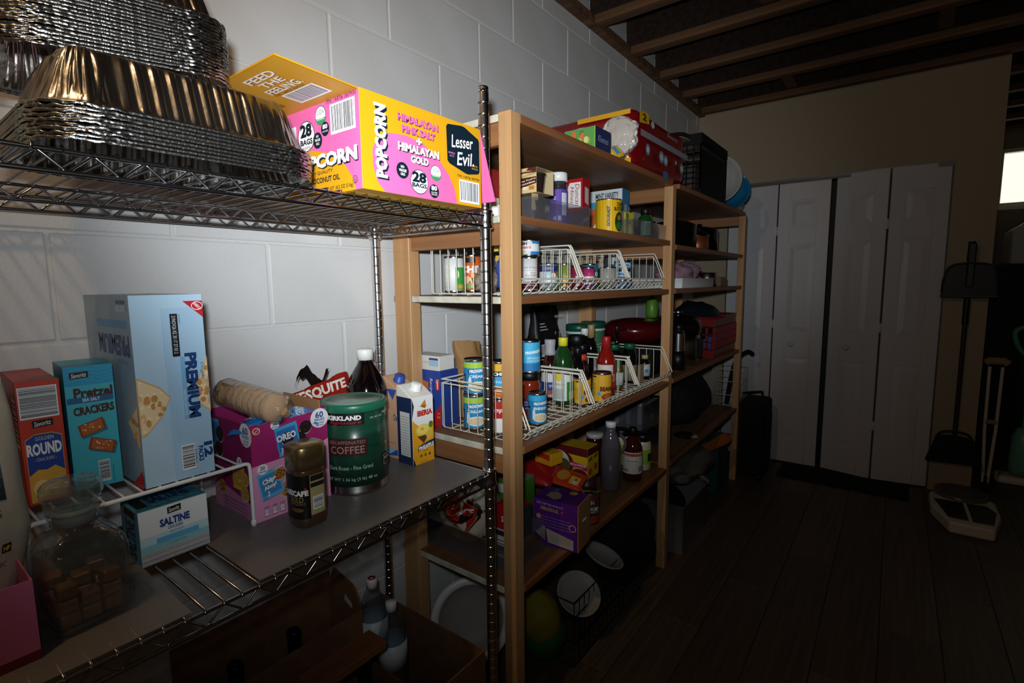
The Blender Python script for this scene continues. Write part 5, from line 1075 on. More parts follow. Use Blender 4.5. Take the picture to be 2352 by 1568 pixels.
bottle('supplement_bottle', 'brown supplement bottle with white lid behind the far clear bin', .250, 2.07, ZS2, [(0, .001), (.024, .001), (.026, .004), (.026, .12), (.022, .135), (.018, .142), (0, .142)], 'amber', bcap(.021, .14, .165), 'white_plastic', (.0262, .03, .11), simple([(.3, .1, .9, .5, '5a5f6a')]), '14161e')
for i, (x, y, rz_) in enumerate(((.400, 1.84, .25), (.388, 1.885, -.2), (.365, 1.86, .1))):
    carton('tea_packet', ('yellow-green tea packet leaning at the front of the far clear bin', 'yellow-green tea packet behind the front one', 'cream tea packet at the back of the pair')[i], x, y, ZS2, .004, .062, .085+.008*i, ('a8a428', 'b8b034', 'c8c090')[i], rz_, {'F': lambda a: (a.rect(.1, .1, .9, .4, 'd2c838'), a.text('TEA', .5, .6, .15, '3a6a2a', .4, bold=.03))})
carton('dark_sachet', 'grey foil sachet behind the tea packets', .36, 1.955, ZS2, .006, .07, .12, '45464a', .3)
# things glimpsed between the two posts
bin_('white_tray', 'white tray of cream envelopes seen between the two front posts', .20, .40, 1.045, 1.135, S2+.001, .03, 'white_plastic')
for i in range(4): carton('cream_envelope', ('first', 'second', 'third', 'last')[i]+' cream envelope filed in the white tray', .24+.035*i, 1.09, S2+.0045, .004, .07, .058, 'cfc3a4', RAD(0), group='envelopes in the white tray')
carton('red_tin_box', 'small red and cream box seen between the two front posts', .30, 1.11, 1.5725, .08, .05, .075, '8a1c1e', 0, {'L': lambda a: (a.rect(.0, 0, .5, 1, 'c0b49a'), a.disc(.8, .6, .008, 'e0d8d0'), a.disc(.8, .3, .008, 'e0d8d0'))})

# ------------------------------------------------------------------ top shelf
tp = thing('paper_towel_pack', 'large red plastic multipack with torn corner on the top shelf', 'multipack', (.255, 2.045, S1+.0005)); M('red_film', '740c12', .25, coat=.4, bump=(12, .3, .01)); 
m = MB(); hx, hy, hz_ = .205, .285, .208
def fn(u, v):
    a_ = 2*pi*u; p_ = pi*(v-.5); n1 = .22; c = lambda t: math.copysign(abs(cos(t))**n1, cos(t)); s = lambda t: math.copysign(abs(sin(t))**n1, sin(t))
    x, y, z = hx*c(a_)*c(p_), hy*s(a_)*c(p_), .5*hz_*s(p_); k = .008*vnoise(x*20+3, y*20, z*20)
    return (x+k, y+k, max(0, z+hz_/2+k*.7) if p_ > -1.5 else max(0, z+hz_/2))
m.grid(fn, 88, 44, cu=True); m.build('wrap', 'red_film', tp)
def surf_box(face):
    if face == 'F': return Art(lambda u, v, e: (hx+.0085+e, -hy+u, v), 2*hy, hz_)
    return Art(lambda u, v, e: (-hx+u, -hy-.0085-e, v), 2*hx, hz_)
a = surf_box('F'); a.poly([(.04, .72), (.20, .78), (.18, .95), (.04, .92)], 'd8a21c'); a.rect(.06, .52, .96, .63, '8a8690'); a.text('2', .12, .85, .12, '3a2a10', .06, bold=.05)
for u, v, w, h_ in ((.18, .34, .07, .2), (.42, .33, .09, .22), (.50, .30, .08, .2), (.70, .36, .04, .1), (.83, .30, .09, .2)): a.ell(u, v, w/2, h_/2, '7a8a9a', 8); a.text('8', u, v, h_*.5, 'd0d6dc', w*.6, bold=.03)
a.ell(.5, .03, .05, .08, '3f6f98'); a.ell(.25, .8, .03, .06, 'b8b8c0'); a.text('Bounty', .62, .78, .1, 'a8a0a8', .2); a.build('printed_front', tp)
a = surf_box('L'); a.rect(.45, .85, .97, .93, 'd8a21c'); a.ell(.50, .62, .18, .16, '2f5f9a').ell(.48, .65, .16, .13, 'd8d4d4'); a.text('Bounty', .48, .65, .1, 'b02a2a', .24, rot=8); a.poly([(.45, .0), (.98, .0), (.98, .12), (.6, .22), (.45, .15)], 'd8a21c'); a.text('2=10', .78, .08, .1, '1c2a4a', .3, bold=.05, rot=180); a.build('printed_side', tp)
blob('torn_film', None, None, (.15, -.284, .105), (.06, .02, .07), 'film', .25, 2.6, 2, 44, 30, parent=tp)
M('tissue_paper', 'd8d4ce', .7, bump=(40, .8, .01)); blob('paper_roll', None, None, (.14, -.274, .11), (.075, .022, .068), 'tissue_paper', .14, 2.2, 4, 44, 30, parent=tp)
carton('tissue_box', 'green floral tissue box at the front of the top shelf', .375, 1.575, S1+.0005, .115, .11, .085, '2a3560', RAD(0), {'L': lambda a: (a.rect(0, 0, 1, 1, '5a9a52'), [a.ell(.1+.8*hash01(i, 1), .15+.7*hash01(i, 2), .07, .13, ('d8703a', 'a8b83c', 'cfd49a', '3f7a3e')[i % 4], 8) for i in range(14)], a.rect(.97, 0, 1, 1, '8ab84a')), 'F': lambda a: (a.rect(0, 0, 1, 1, '242c58'), a.text('Kleenex', .5, .6, .25, '9aa4c8', .7, shear=.3))})
pillow('snack_packet', 'small yellow and blue packet between the tissue box and red multipack', 'packet', (.43, 1.668, S1+.03), .05, .06, .02, M('yellow_packet', 'd8b03a', .3) and 'yellow_packet', (.6, .9, .2), lambda a: a.rect(.2, .3, .8, .6, '3a9ac8'))
# black crate
cr = thing('plastic_crate', 'black plastic lattice crate on the top shelf beyond the red multipack', 'crate', (.285, 2.775, S1+.0005)); M('crate_black', '0b0b0d', .6, spec=.25)
cx2, cy2, ch = .165, .225, .285
def lattice(u0, u1, z0, z1, nx, nz, put):
    m = MB(); bw = .006
    for i in range(nx+1): u = u0+(u1-u0)*i/nx; put(m, u-bw/2, u+bw/2, z0, z1)
    for j in range(nz+1): z = z0+(z1-z0)*j/nz; put(m, u0, u1, z-bw/2, z+bw/2)
    return m
for s in (-1, 1):
    o = lattice(-cx2, cx2, .03, ch-.05, 10, 8, lambda m, a, b, c, d: m.box(a, b, s*cy2-.003, s*cy2+.003, c, d)); o.box(-cx2, cx2, s*cy2-.004, s*cy2+.004, ch-.05, ch-.035 if False else ch-.03).box(-cx2-.004, -cx2+.05, s*cy2-.006, s*cy2+.006, ch-.03, ch).box(cx2-.05, cx2+.004, s*cy2-.006, s*cy2+.006, ch-.03, ch); o.build('end_wall', 'crate_black', cr)['kind'] = 'stuff'
    MB().tube(smooth_path([(-cx2+.05, s*cy2, ch-.012), (-.06, s*cy2, ch+.012), (.06, s*cy2, ch+.012), (cx2-.05, s*cy2, ch-.012)], 5), .009, 8).build('handle', 'crate_black', cr)
    o = lattice(-cy2, cy2, .03, ch-.05, 14, 8, lambda m, a, b, c, d: m.box(s*cx2-.003, s*cx2+.003, a, b, c, d)); o.box(s*cx2-.006, s*cx2+.006, -cy2, cy2, ch-.045, ch).box(s*cx2-.0035, s*cx2+.0035, -cy2, cy2, 0, .03)
    if s > 0: o.box(cx2-.002, cx2+.002, -cy2, cy2, .03, ch-.08)
    o.build('side_wall', 'crate_black', cr)['kind'] = 'stuff'
MB().box(-cx2, cx2, -cy2, cy2, 0, .006).build('base', 'crate_black', cr)
MB().box(-.13, .13, -.19, .19, .007, .15).build('crate_liner', [P('4a3c34')], cr)
# bowls at the end of the top shelf
def bowl(name, label, c, r, d, mat, rot=None, cat='bowl', rim=.004, axis=None):
    T = thing(name, label, cat, c); T.rotation_euler = rot if axis is None else Vector(axis).to_track_quat('Z', 'Y').to_euler()
    pr = [(0, 0), (r*.4, .002), (r*.7, d*.25), (r*.9, d*.6), (r, d), (r+rim, d), (r+rim, d-rim), (r*.93, d*.55), (r*.72, d*.2), (r*.4, -.003), (0, -.004)]
    MB().lathe(pr, 44).build('bowl_shell', mat, T); return T
bowl('white_bowl', 'large pale bowl standing on edge beyond the black crate', (.36, 3.12, S1+.150), .135, .06, M('pale_plastic', 'a8a6a2', .3) and 'pale_plastic', axis=(.35, -.92, .15))
M('blue_plastic', '1d6f9a', .2, coat=.4); bowl('blue_bowl', 'blue plastic bowl standing on edge at the end of the top shelf', (.40, 3.30, S1+.110), .098, .06, 'blue_plastic', axis=(.45, -.85, .12))
pbg = blob('plastic_bag', 'clear crumpled bag at the far end of the top shelf', 'plastic bag', (.39, 3.415, S1+.095), (.07, .045, .092), 'film', .3, 3, 9, 40, 28)

# ------------------------------------------------------------------ fifth shelf
def purple(a):
    a.rect(0, 0, 1, 1, '5a1f86'); a.text('LIFE IS BETTER WHEN ITS', .38, .90, .045, 'd0c0dc', .62, rot=-4); a.text('DELICIOUS.', .38, .80, .075, 'c8a23a', .42, bold=.05, rot=-4); a.ell(.66, .79, .03, .03, 'c83a6a')
    for i in range(4): a.text('made with real cheese and pasta shells', .50, .62-.065*i, .03, 'b8a4cc', .7, rot=-3)
    a.disc(.12, .62, .008, 'c8a23a'); a.disc(.90, .50, .012, 'c8a88a').disc(.90, .50, .009, '5a1f86'); a.poly([(.30, .38), (.92, .24), (.92, .02), (.34, .08)], 'b8b0a4'); [a.rect(.36, .12+.035*i, .86, .127+.035*i, '6a6a6a') for i in range(5)]
    a.rect(.0, .0, 1, .02, '4a1870')
def purple_top(a): a.rect(0, 0, 1, 1, '4f1c78'); a.poly([(.1, .55), (.3, .8), (.6, .78), (.7, .62), (.55, .5), (.3, .45)], '9a927c'); a.disc(.82, .3, .014, 'b89a5a'); a.text('MACARONI', .75, .7, .1, '9a7ab0', .4)
mc = carton('macaroni_pack', 'purple macaroni cup pack with torn top at the front of the fifth shelf', .420, 1.332, S5, .148, .100, .150, '4f1c78', RAD(8), {'L': purple, 'T': purple_top})
MB().box(.0752, .0785, -.05, .052, .0, .15).build('open_flap', 'kraft', mc)
MB().lathe([(0, .02), (.036, .02), (.043, .085), (.046, .088), (.046, .092), (0, .092)], 24, .037, 0).build('cup', [P('cfc8d6')], mc)
can('tomato_can', 'dark diced tomato can right of the purple macaroni pack', .432, 1.500, S5, .032, .112, '4a2a24', simple([(.2, .3, .9, .6, '2a2a30'), (.3, .02, .9, .28, '9a3a22')], (('DICED', .65, .52, .12, 'd8dde4', {'w': .5, 'bold': .05}), ('TOMATOES', .65, .40, .08, 'c8ccd4', {'w': .5}), ('H', .6, .75, .14, 'e0e0e0', {'w': .1}))), group='cans on the fifth shelf')
for i, (x, y) in enumerate(((.365, 1.475), (.31, 1.56), (.25, 1.665), (.16, 1.66), (.33, 1.665))):
    can('food_can', ('dark can behind the purple macaroni pack', 'dark can beneath the red tortilla bag', 'dark can supporting the middle of the taco kit box', 'dark can supporting the wall end of the taco kit box', 'dark can supporting the aisle end of the taco kit box')[i], x, y, S5, .034, .094, '3a2622', group='cans on the fifth shelf')
def taco(a):
    a.rect(0, 0, 1, 1, 'd8b01e'); a.poly([(.2, 1), (.2, .86), (.5, .74), (1, .72), (1, 1)], '5a1616'); a.ell(.52, .40, .24, .42, '5a1a12').ell(.50, .46, .18, .34, 'd4cdc0').ell(.58, .3, .12, .25, '4a5a24').ell(.50, .22, .12, .18, '8a3a1c'); a.poly([(.68, .5), (1, .44), (1, .26), (.68, .32)], 'b82464'); a.text('NEW & IMPROVED', .84, .41, .06, 'f0e0e8', .28, bold=.04); a.text('Taste!', .84, .33, .06, 'f0d84a', .18, shear=.3); a.ell(.86, .12, .14, .16, '6a1c14'); a.text('KIT', .1, .6, .12, '6a4a0c', .14, bold=.05); a.rect(.02, .16, .22, .42, 'b8301c'); a.text('TACO DINNER', .12, .3, .07, 'f0d44a', .18, bold=.03)
carton('taco_kit_box', 'yellow and maroon taco kit box raised on cans at the back', .234, 1.664, S5+.0945, .246, .086, .115, 'c9a01c', 0, {'L': taco, 'F': lambda a: (a.rect(0, 0, 1, 1, 'c89c1c'), a.rect(0, .76, 1, 1, '4a1212'), a.rect(.49, 0, .51, .76, '8a6a10'), a.ell(.25, .2, .15, .12, 'a83a1c'), a.ell(.75, .3, .15, .12, 'a83a1c'), a.poly([(.1, .62), (.4, .7), (.4, .62), (.1, .55)], '2a1a0c'), a.poly([(.6, .66), (.9, .74), (.9, .66), (.6, .58)], '2a1a0c'))})
M('red_bag', 'a31a1c', .3, coat=.4); M('orange_bag', 'c8401c', .3, coat=.4)
pillow('tortilla_bag', 'red packet lying in front of the taco kit box', 'packet', (.20, 1.50, S5+.128), .17, .13, .05, 'red_bag', (.25, .1, .25), None, None, 2)
pillow('seasoning_packet', 'orange and yellow seasoning packet lying before the taco kit', 'packet', (.325, 1.535, S5+.117), .12, .085, .024, 'orange_bag', (.35, .12, .15), lambda a: (a.ell(.35, .5, .2, .3, 'c88a3a'), a.rect(.6, .15, .9, .6, 'd8b83a'), a.ell(.78, .25, .08, .1, 'c8d0dc')), None, 5)
carton('yellow_mix_box', 'small yellow and red mix box lying on the red packet', .235, 1.545, S5+.160, .085, .06, .045, 'd8a01c', RAD(-12), {'L': lambda a: (a.rect(0, 0, 1, 1, 'd89a1c'), a.poly([(.1, .5), (.9, .4), (.9, .9), (.2, .95)], 'b8301c'))})
clear('amber_clear', 'd2c8cc', .06, .30, '8f8890'); M('dark_honey', '4a3030', .25)
jgg = thing('plastic_jug', 'tall translucent jug half full of dark liquid on the fifth shelf', 'jug', (.362, 1.803, S5)); 
MB().lathe([(0, .002), (.036, .002), (.040, .008), (.040, .16), (.036, .19), (.026, .225), (.019, .24), (.019, .262), (0, .262)], 30).build('jug_body', 'amber_clear', jgg)
MB().lathe([(0, .004), (.035, .004), (.038, .01), (.038, .155), (0, .155)], 30).build('liquid', 'dark_honey', jgg); MB().lathe(bcap(.021, .255, .276), 24).build('cap', 'white_plastic', jgg)
MB().tube(smooth_path([(.03, .018, .225), (.045, .03, .205), (.047, .032, .175), (.036, .026, .155)], 4), .006, 8).build('handle', 'amber_clear', jgg)
bottle('sauce_bottle', 'amber sauce bottle with white label nearest the aisle on the fifth shelf', .398, 1.935, S5, bprof(.040, .205, .135, .014, .19), 'amber', bcap(.0165, .192, .226), 'black_plastic', (.0402, .04, .13), simple([(0, 0, 1, 1, 'cdc8bc'), (.05, .82, .95, .95, 'b03a24'), (.7, .1, .95, .35, '8a8a90'), (.1, .1, .35, .2, 'b8706a')], (('apple', .5, .6, .1, '9a3a2a', {'w': .4}),)), 'cdc8bc')
for i, (x, y) in enumerate(((.378, 2.085), (.27, 2.10))):
    bottle('mayonnaise_jar', ('mayonnaise jar with lime label and black lid near the post', 'mayonnaise jar with black lid behind the sauce bottle')[i], x, y, S5, [(0, .001), (.034, .001), (.038, .006), (.038, .11), (.034, .128), (.030, .135), (0, .135)], M('mayo', 'cfc6a8', .3) and 'mayo', bcap(.034, .13, .16), 'black_plastic', (.0382, .03, .095), simple([(0, 0, 1, 1, '8fb83a'), (.72, .2, 1, .75, '22301c')]), '8fb83a', cat='jar', group='mayonnaise jars')
bottle('jam_jar', 'dark jam jar with pale lid behind the jug', .24, 1.90, S5, [(0, .001), (.034, .001), (.036, .006), (.036, .15), (.033, .165), (.03, .17), (0, .17)], 'dark_brown', bcap(.037, .168, .186), 'b8b8b4', cat='jar')
bin_('storage_box', 'lower clear storage box at the back of the fifth shelf', .08, .33, 2.195, 2.45, .5205, .12)
bin_('storage_box', 'upper clear storage box holding printed packets on the fifth shelf', .08, .33, 2.20, 2.445, .6445, .12)
for i in range(4): carton('paper_packet', ('first', 'second', 'third', 'last')[i]+' white printed packet in the upper clear storage box', .12+.05*i, 2.30+.02*i, .6475, .02, .15, .13, ('8a8a92', 'a2a2aa', '77777f', '94949c')[i], RAD(6), {'F': lambda a: (a.rect(.2, .3, .8, .6, '4a4468'), a.rect(.1, .7, .9, .8, '55555c'))}, group='packets in the clear storage box')
# near end of the fifth shelf: tray with rice bag and boxes
bin_('clear_tray', 'long clear plastic tray with the rice bag at the near end of the fifth shelf', .06, .412, 1.068, 1.262, S5+.001, .085)
rb = thing('rice_bag', 'large clear bag of white rice with red diamond print', 'bag', (.175, 1.165, S5+.0045)); M('rice', 'c9bfa8', .5, bump=(260, .9, .004))
blob('rice_fill', None, None, (0, 0, .115), (.108, .085, .118), 'rice', .12, 2.4, 3, 48, 30, -.1145, rb)
def ricep(u, v, e):
    p_ = (v/.14-.5)*1.35+.12; a_ = -pi/2+.35+(u/.14-.5)*1.6; d = Vector((cos(a_)*cos(p_), sin(a_)*cos(p_), sin(p_)))
    k = 1+.12*vnoise(d.x*2.4+3, d.y*2.4+6, d.z*2.4+5)+.06*vnoise(d.x*2.4*2.7, d.y*2.4*2.7+3, d.z*2.4*2.7); q = Vector((d.x*.108, d.y*.085, d.z*.118))*(k*1.012+e*8); return (q.x, q.y, q.z+.115)
a = Art(ricep, .14, .14)
def dia(s_, c):
    n = 8
    for i in range(n):
        u0, u1 = -1+2*i/n, -1+2*(i+1)/n; h0, h1 = 1-abs(u0), 1-abs(u1); m_ = 4
        for j in range(m_):
            f0, f1 = -1+2*j/m_, -1+2*(j+1)/m_
            a._put([(.5*.14+s_*u_*.07, .5*.14+s_*h_*f_*.07) for u_, h_, f_ in ((u0, h0, f0), (u1, h1, f0), (u1, h1, f1), (u0, h0, f1))], [(0, 1, 2, 3)], c); a.n -= 1
    a.n += 2
dia(1.0, '1c1612'); dia(.92, 'b8932f'); dia(.88, 'a3161a'); a.disc(.34, .5, .014, 'b8862f'); a.disc(.34, .5, .011, 'a3161a'); a.text('RICE', .58, .5, .14, 'e8e0d4', .36, bold=.04); a.build('printed_front', rb)
carton('pasta_box', 'small green and white box on top of the clear tray items', .232, 1.328, S5+.0005, .115, .09, .172, '4a8a2c', RAD(6), {'L': lambda a: (a.rect(0, 0, 1, 1, '3c7a24'), a.rect(0, .74, 1, .92, 'cdd2cc'), a.text('Ridgies', .72, .83, .1, '2a7a8a', .36, shear=.25, bold=.03)), 'T': lambda a: (a.rect(0, 0, 1, 1, '8a968a'), a.ell(.5, .5, .2, .2, '2a4a2a'))})
carton('soup_starter_box', 'red and white box standing in the clear tray behind the post', .352, 1.165, S5+.0045, .085, .07, .165, 'b0201c', RAD(0), {'L': lambda a: (a.rect(0, 0, 1, 1, 'd2cfc8'), a.rect(0, .55, 1, 1, 'a81c1c'), a.rect(0, .42, 1, .52, '24264a'), a.text('SOUP', .55, .75, .12, 'e8dcd8', .5, bold=.04), [a.rect(.1, .08+.06*i, .9, .1+.06*i, '6a6a72') for i in range(5)]), 'F': lambda a: (a.rect(0, 0, 1, 1, '2c3a34'), a.rect(0, .6, .3, 1, 'a81c1c'))})

# ------------------------------------------------------------------ floor under the wooden shelves
bowl('white_dish', 'large white plastic basin leaning on the wall under the fifth shelf', (.105, 1.235, FZ+.135), .118, .05, M('greyish', '9a968e', .5) and 'greyish', None, 'basin', .004, axis=(.66, -.62, .30))
MB().lathe([(.112, .046), (.118, .056), (.135, .058), (.142, .05), (.138, .04), (.122, .042)], 44).build('wide_rim', 'white_plastic', bpy.data.objects['white_dish'])
wbk = thing('wire_bin', 'dark wire basket holding odds and ends on the floor under the fifth shelf', 'basket', (.27, 1.66, FZ)); m = MB(); M('dark_wire', '1a1a1b', .4, .6)
for z in (.004, .09, .18, .235): m.tube([(-.16, -.28, z), (.17, -.28, z), (.17, .28, z), (-.16, .28, z)], .0025, 5, True)
wbk_frame = m.build('rim_wires', 'dark_wire', wbk); wbk_frame['kind'] = 'stuff'
m = MB()
for i in range(17): y = -.28+i*.035; m.tube([(.17, y, .235), (.17, y, .004), (-.16, y, .004), (-.16, y, .235)], .0015, 5)
m.build('upright_wires', 'dark_wire', wbk)['kind'] = 'stuff'
M('green_cloth', '1d5a2a', .7); M('yellow_cloth', '786c10', .7)
hb = thing('green_yellow_bag', 'yellow and green round bag stuffed in the dark wire basket', 'bag', (.33, 1.345, FZ+.012))
blob('lower_half', None, None, (0, 0, .10), (.085, .075, .098), 'green_cloth', .06, 2, 1, 36, 24, parent=hb); blob('upper_half', None, None, (0, -.012, .155), (.078, .068, .088), 'yellow_cloth', .06, 2, 3, 36, 24, parent=hb)
bowl('paper_plate', 'tilted white fluted plate at the top of the dark wire basket', (.40, 1.475, FZ+.20), .075, .02, 'greyish', None, 'plate', axis=(.5, -.35, .8))
bowl('small_dish', 'pale dish lying behind the black bag on the floor', (.40, 1.655, FZ+.245), .075, .028, 'greyish', (RAD(-12), RAD(20), 0), 'dish')
bag = thing('black_bag', 'bulky black bag on the floor before the middle post', 'bag', (.33, 1.975, FZ)); M('black_fabric', '050506', .85); blob('bag_body', None, None, (0, 0, .2), (.15, .155, .2), 'black_fabric', .12, 2.2, 4, 44, 30, -.1995, bag); MB().tube(smooth_path([(-.03, -.06, .38), (-.02, -.03, .43), (0, .02, .43), (.0, .06, .38)], 5), .009, 8).build('handle', 'black_fabric', bag)

# ------------------------------------------------------------------ far bay
T2, T3, T4, T5 = 1.4965, 1.3045, .9035, .5205
M('copper', 'b87048', .42, .8); 
pot = thing('copper_pot', 'copper pot with steel rim and glass lid on the second shelf of the far bay', 'pot', (.315, 2.95, T2)); MB().lathe([(0, .001), (.062, .001), (.068, .006), (.068, .092), (0, .092)], 36).build('pot_body', 'copper', pot); MB().lathe([(.0682, .086), (.072, .087), (.072, .093), (.0682, .094)], 36).build('rim', 'tin', pot)
MB().lathe([(0, .125), (.02, .123), (.05, .11), (.069, .0945), (.066, .0942), (0, .118)], 36).build('lid', 'black_glass', pot); MB().lathe([(0, .124), (.007, .125), (.012, .138), (.01, .146), (0, .148)], 16).build('lid_knob', 'black_plastic', pot); MB().tube([(-.066, -.005, .07), (-.09, -.01, .07), (-.09, .02, .07), (-.066, .015, .07)], .005, 6).build('handle', 'black_plastic', pot)
for i, (x, y, r, h) in enumerate(((.30, 2.62, .115, .12), (.25, 3.22, .11, .14), (.27, 2.42, .075, .085))):
    q = thing('black_pot', ('wide black pot with shiny lid beside the middle post', 'black stock pot behind the copper pot', 'small dark pan nearest the middle post')[i], 'pot', (x, y, T2)); MB().lathe([(0, .001), (r*.92, .001), (r, .008), (r, h), (r+.004, h+.002), (r-.002, h+.004), (0, h+.004)], 36).build('pot_body', 'black_glass', q); MB().lathe([(r-.003, h+.0045), (r*.7, h+.02), (r*.25, h+.03), (.012, h+.032), (.015, h+.045), (0, h+.047)], 36).build('lid', 'dark_metal', q)
bin_('white_bin', 'white open tray with pink cloth on the third shelf of the far bay', .16, .43, 2.40, 2.93, T3+.001, .046, 'white_plastic')
M('pink_cloth', 'b08a9a', .8); blob('pink_bundle', 'dusty pink bundle lying in the white tray', 'cloth', (.31, 2.64, T3+.065), (.085, .17, .06), 'pink_cloth', .15, 2, 4, 40, 26, -.06)
pillow('pink_pouch', 'pink glossy pouch behind the pink bundle', 'pouch', (.30, 2.86, T3+.085), .12, .16, .06, 'pink_cloth', (.5, .3, .2))
bottle('grey_roll', 'grey round tin beside the white tray', .36, 3.03, T3, [(0, .001), (.05, .001), (.052, .004), (.052, .075), (.048, .08), (0, .08)], 'tin', None, cat='tin')
carton('tan_box', 'small tan box at the end of the third shelf of the far bay', .37, 3.20, T3, .08, .14, .055, '7a5a3a'); carton('red_small_box', 'tiny red box behind the tan box', .27, 3.20, T3, .06, .09, .085, '7a1a1c')
ip = thing('pressure_cooker', 'steel and black pressure cooker on the fourth shelf of the far bay', 'cooker', (.325, 2.66, T4)); MB().lathe([(0, .001), (.10, .001), (.11, .01), (.112, .20), (0, .20)], 40).build('cooker_body', 'tin', ip); MB().lathe([(.113, .16), (.118, .165), (.118, .205), (.11, .235), (.07, .255), (.03, .262), (0, .262)], 40).build('lid', 'black_glass', ip)
MB().lathe([(0, .262), (.02, .262), (.024, .27), (.022, .285), (0, .29)], 20).build('valve', 'chrome', ip); MB().box(.095, .122, -.035, .035, .04, .14).build('control_panel', 'black_plastic', ip, .006)
bottle('steel_flask', 'shiny steel flask with black base next to the middle post', .40, 2.455, T4, [(0, .001), (.03, .001), (.033, .005), (.033, .10), (.03, .105), (.03, .18), (.02, .2), (0, .2)], 'chrome', bcap(.021, .195, .222), 'black_plastic', (.0332, .005, .098), None, '0c0c0c')
rbk = thing('red_basket', 'red plastic slotted basket on the fourth shelf of the far bay', 'basket', (.28, 3.17, T4)); M('red_plastic', '7a1014', .35); bx2, by2, bh = .155, .235, .225
for s in (-1, 1):
    o = lattice(-by2, by2, .05, bh-.05, 12, 3, lambda m, a, b, c, d: m.box(s*bx2-.0025, s*bx2+.0025, a-.004, b+.004, c, d)); o.box(s*bx2-.0025, s*bx2+.0025, -by2, by2, 0, .05).box(s*bx2-.0025, s*bx2+.0025, -by2, by2, bh-.05, bh); o.build('side_wall', 'red_plastic', rbk)['kind'] = 'stuff'
    o = lattice(-bx2, bx2, .05, bh-.05, 8, 3, lambda m, a, b, c, d: m.box(a-.004, b+.004, s*by2-.0025, s*by2+.0025, c, d)); o.box(-bx2, bx2, s*by2-.0025, s*by2+.0025, 0, .05).box(-bx2, bx2, s*by2-.0025, s*by2+.0025, bh-.05, bh); o.build('end_wall', 'red_plastic', rbk)['kind'] = 'stuff'
MB().tube([(-bx2, -by2, bh), (bx2, -by2, bh), (bx2, by2, bh), (-bx2, by2, bh)], .008, 8, True).build('rim', 'red_plastic', rbk); MB().box(-bx2, bx2, -by2, by2, 0, .004).build('base', 'red_plastic', rbk)
M('dark_teal', '0e1c20', .5); blob('dark_bundle', 'dark bundle heaped in the red basket', 'cloth', (.275, 3.12, T4+.185), (.14, .22, .13), 'dark_teal', .1, 2, 6, 40, 26); carton('basket_contents', 'blue box seen through the slots of the red basket', .33, 3.17, T4+.0045, .14, .3, .11, '2a4a7a')
blob('black_bundle', 'black cloth heap under the fourth shelf of the far bay', 'cloth', (.24, 2.90, T5+.155), (.19, .33, .155), 'black_fabric', .12, 2, 8, 44, 28, -.1545)
bowl('steel_plate', 'steel plate lying upside down at the front of the fifth far shelf', (.385, 2.655, T5+.012), .065, .02, 'tin', (RAD(180), 0, 0), 'plate')
wb3 = thing('wire_organizer', 'white wire basket hooked on the end of the far shelf post', 'basket', (.39, 3.545, .50)); m = MB()
for z in (0, .09, .18, .26): m.tube([(-.1, -.075, z), (.08, -.075, z), (.08, .1, z), (-.1, .1, z)], .002, 5, True)
m.build('rim_wires', 'white_wire', wb3)['kind'] = 'stuff'; m = MB()
for i in range(8): y = -.075+i*.025; m.tube([(.08, y, .26), (.08, y, 0), (-.1, y, 0), (-.1, y, .26)], .0013, 5)
m.build('upright_wires', 'white_wire', wb3)['kind'] = 'stuff'
MB().tube(smooth_path([(-.02, -.02, .02), (0, .0, .2), (.02, .02, .30), (.05, .06, .345), (.08, .10, .36), (.10, .13, .34)], 5), .014, 8).build('umbrella', 'black_fabric', None, loc=(.39, 3.545, .503)); tag(bpy.data.objects['umbrella'], 'black umbrella hooked over the white wire basket', 'umbrella')
bin_('floor_bin', 'translucent white tub on the floor beyond the middle post', .20, .50, 2.30, 2.66, FZ+.0005, .24, clear('milky', 'e8e8e8', .2, .45, '8f8f90') and 'milky')
blob('grey_sack', 'grey plastic sack lying over the floor tub', 'sack', (.36, 2.64, FZ+.340), (.15, .25, .085), M('grey_film', '55534f', .5) and 'grey_film', .2, 2, 5, 44, 26)
blob('dark_contents', 'dark clutter filling the floor tub', 'clutter', (.34, 2.45, FZ+.13), (.11, .13, .12), 'black_fabric', .2, 2, 7, 30, 20, -.12)
sc_ = thing('wooden_scoop', 'wooden paddle handle sticking out above the floor sack', 'paddle', (.40, 2.98, .36)); M('paddle_wood', '9a5a2a', .5); MB().prism([(-.03, -.15), (.03, -.15), (.028, .05), (.035, .12), (.03, .16), (0, .175), (-.03, .16), (-.035, .12), (-.028, .05)], -.008, .008).build('paddle_blade', 'paddle_wood', sc_, .003); sc_.rotation_euler = (RAD(25), RAD(30), RAD(-25))
bowl('steel_pan', 'steel pan lying under the wooden paddle', (.36, 2.86, FZ+.235), .12, .05, 'tin', (RAD(160), RAD(14), 0), 'pan')
tb = thing('teal_tote', 'dark teal tote on the floor behind the suitcase', 'tote', (.30, 3.25, FZ)); M('teal', '12504a', .5); MB().box(-.13, .13, -.12, .12, 0, .3).build('tote_body', 'teal', tb, .01, 2); MB().box(-.14, .14, -.13, .13, .3005, .32).build('lid', 'teal', tb, .005)
su = thing('suitcase', 'black upright suitcase standing before the left closet door', 'suitcase', (.515, 3.60, FZ)); MB().box(-.10, .10, -.14, .14, .035, .52).build('shell', 'black_fabric', su, .025, 3)
for s in (-1, 1):
    for u in (-1, 1): MB().lathe([(0, -.012), (.022, -.012), (.022, .012), (0, .012)], 16).build('wheel', 'black_plastic', su).matrix_local = Matrix.Translation((s*.075, u*.1, .0225)) @ Matrix.Rotation(RAD(90), 4, 'X')
MB().tube(smooth_path([(-.05, -.05, .52), (-.05, -.05, .55), (-.04, -.045, .56), (.04, .045, .56), (.05, .05, .55), (.05, .05, .52)], 4), .008, 8).build('handle', 'black_plastic', su)
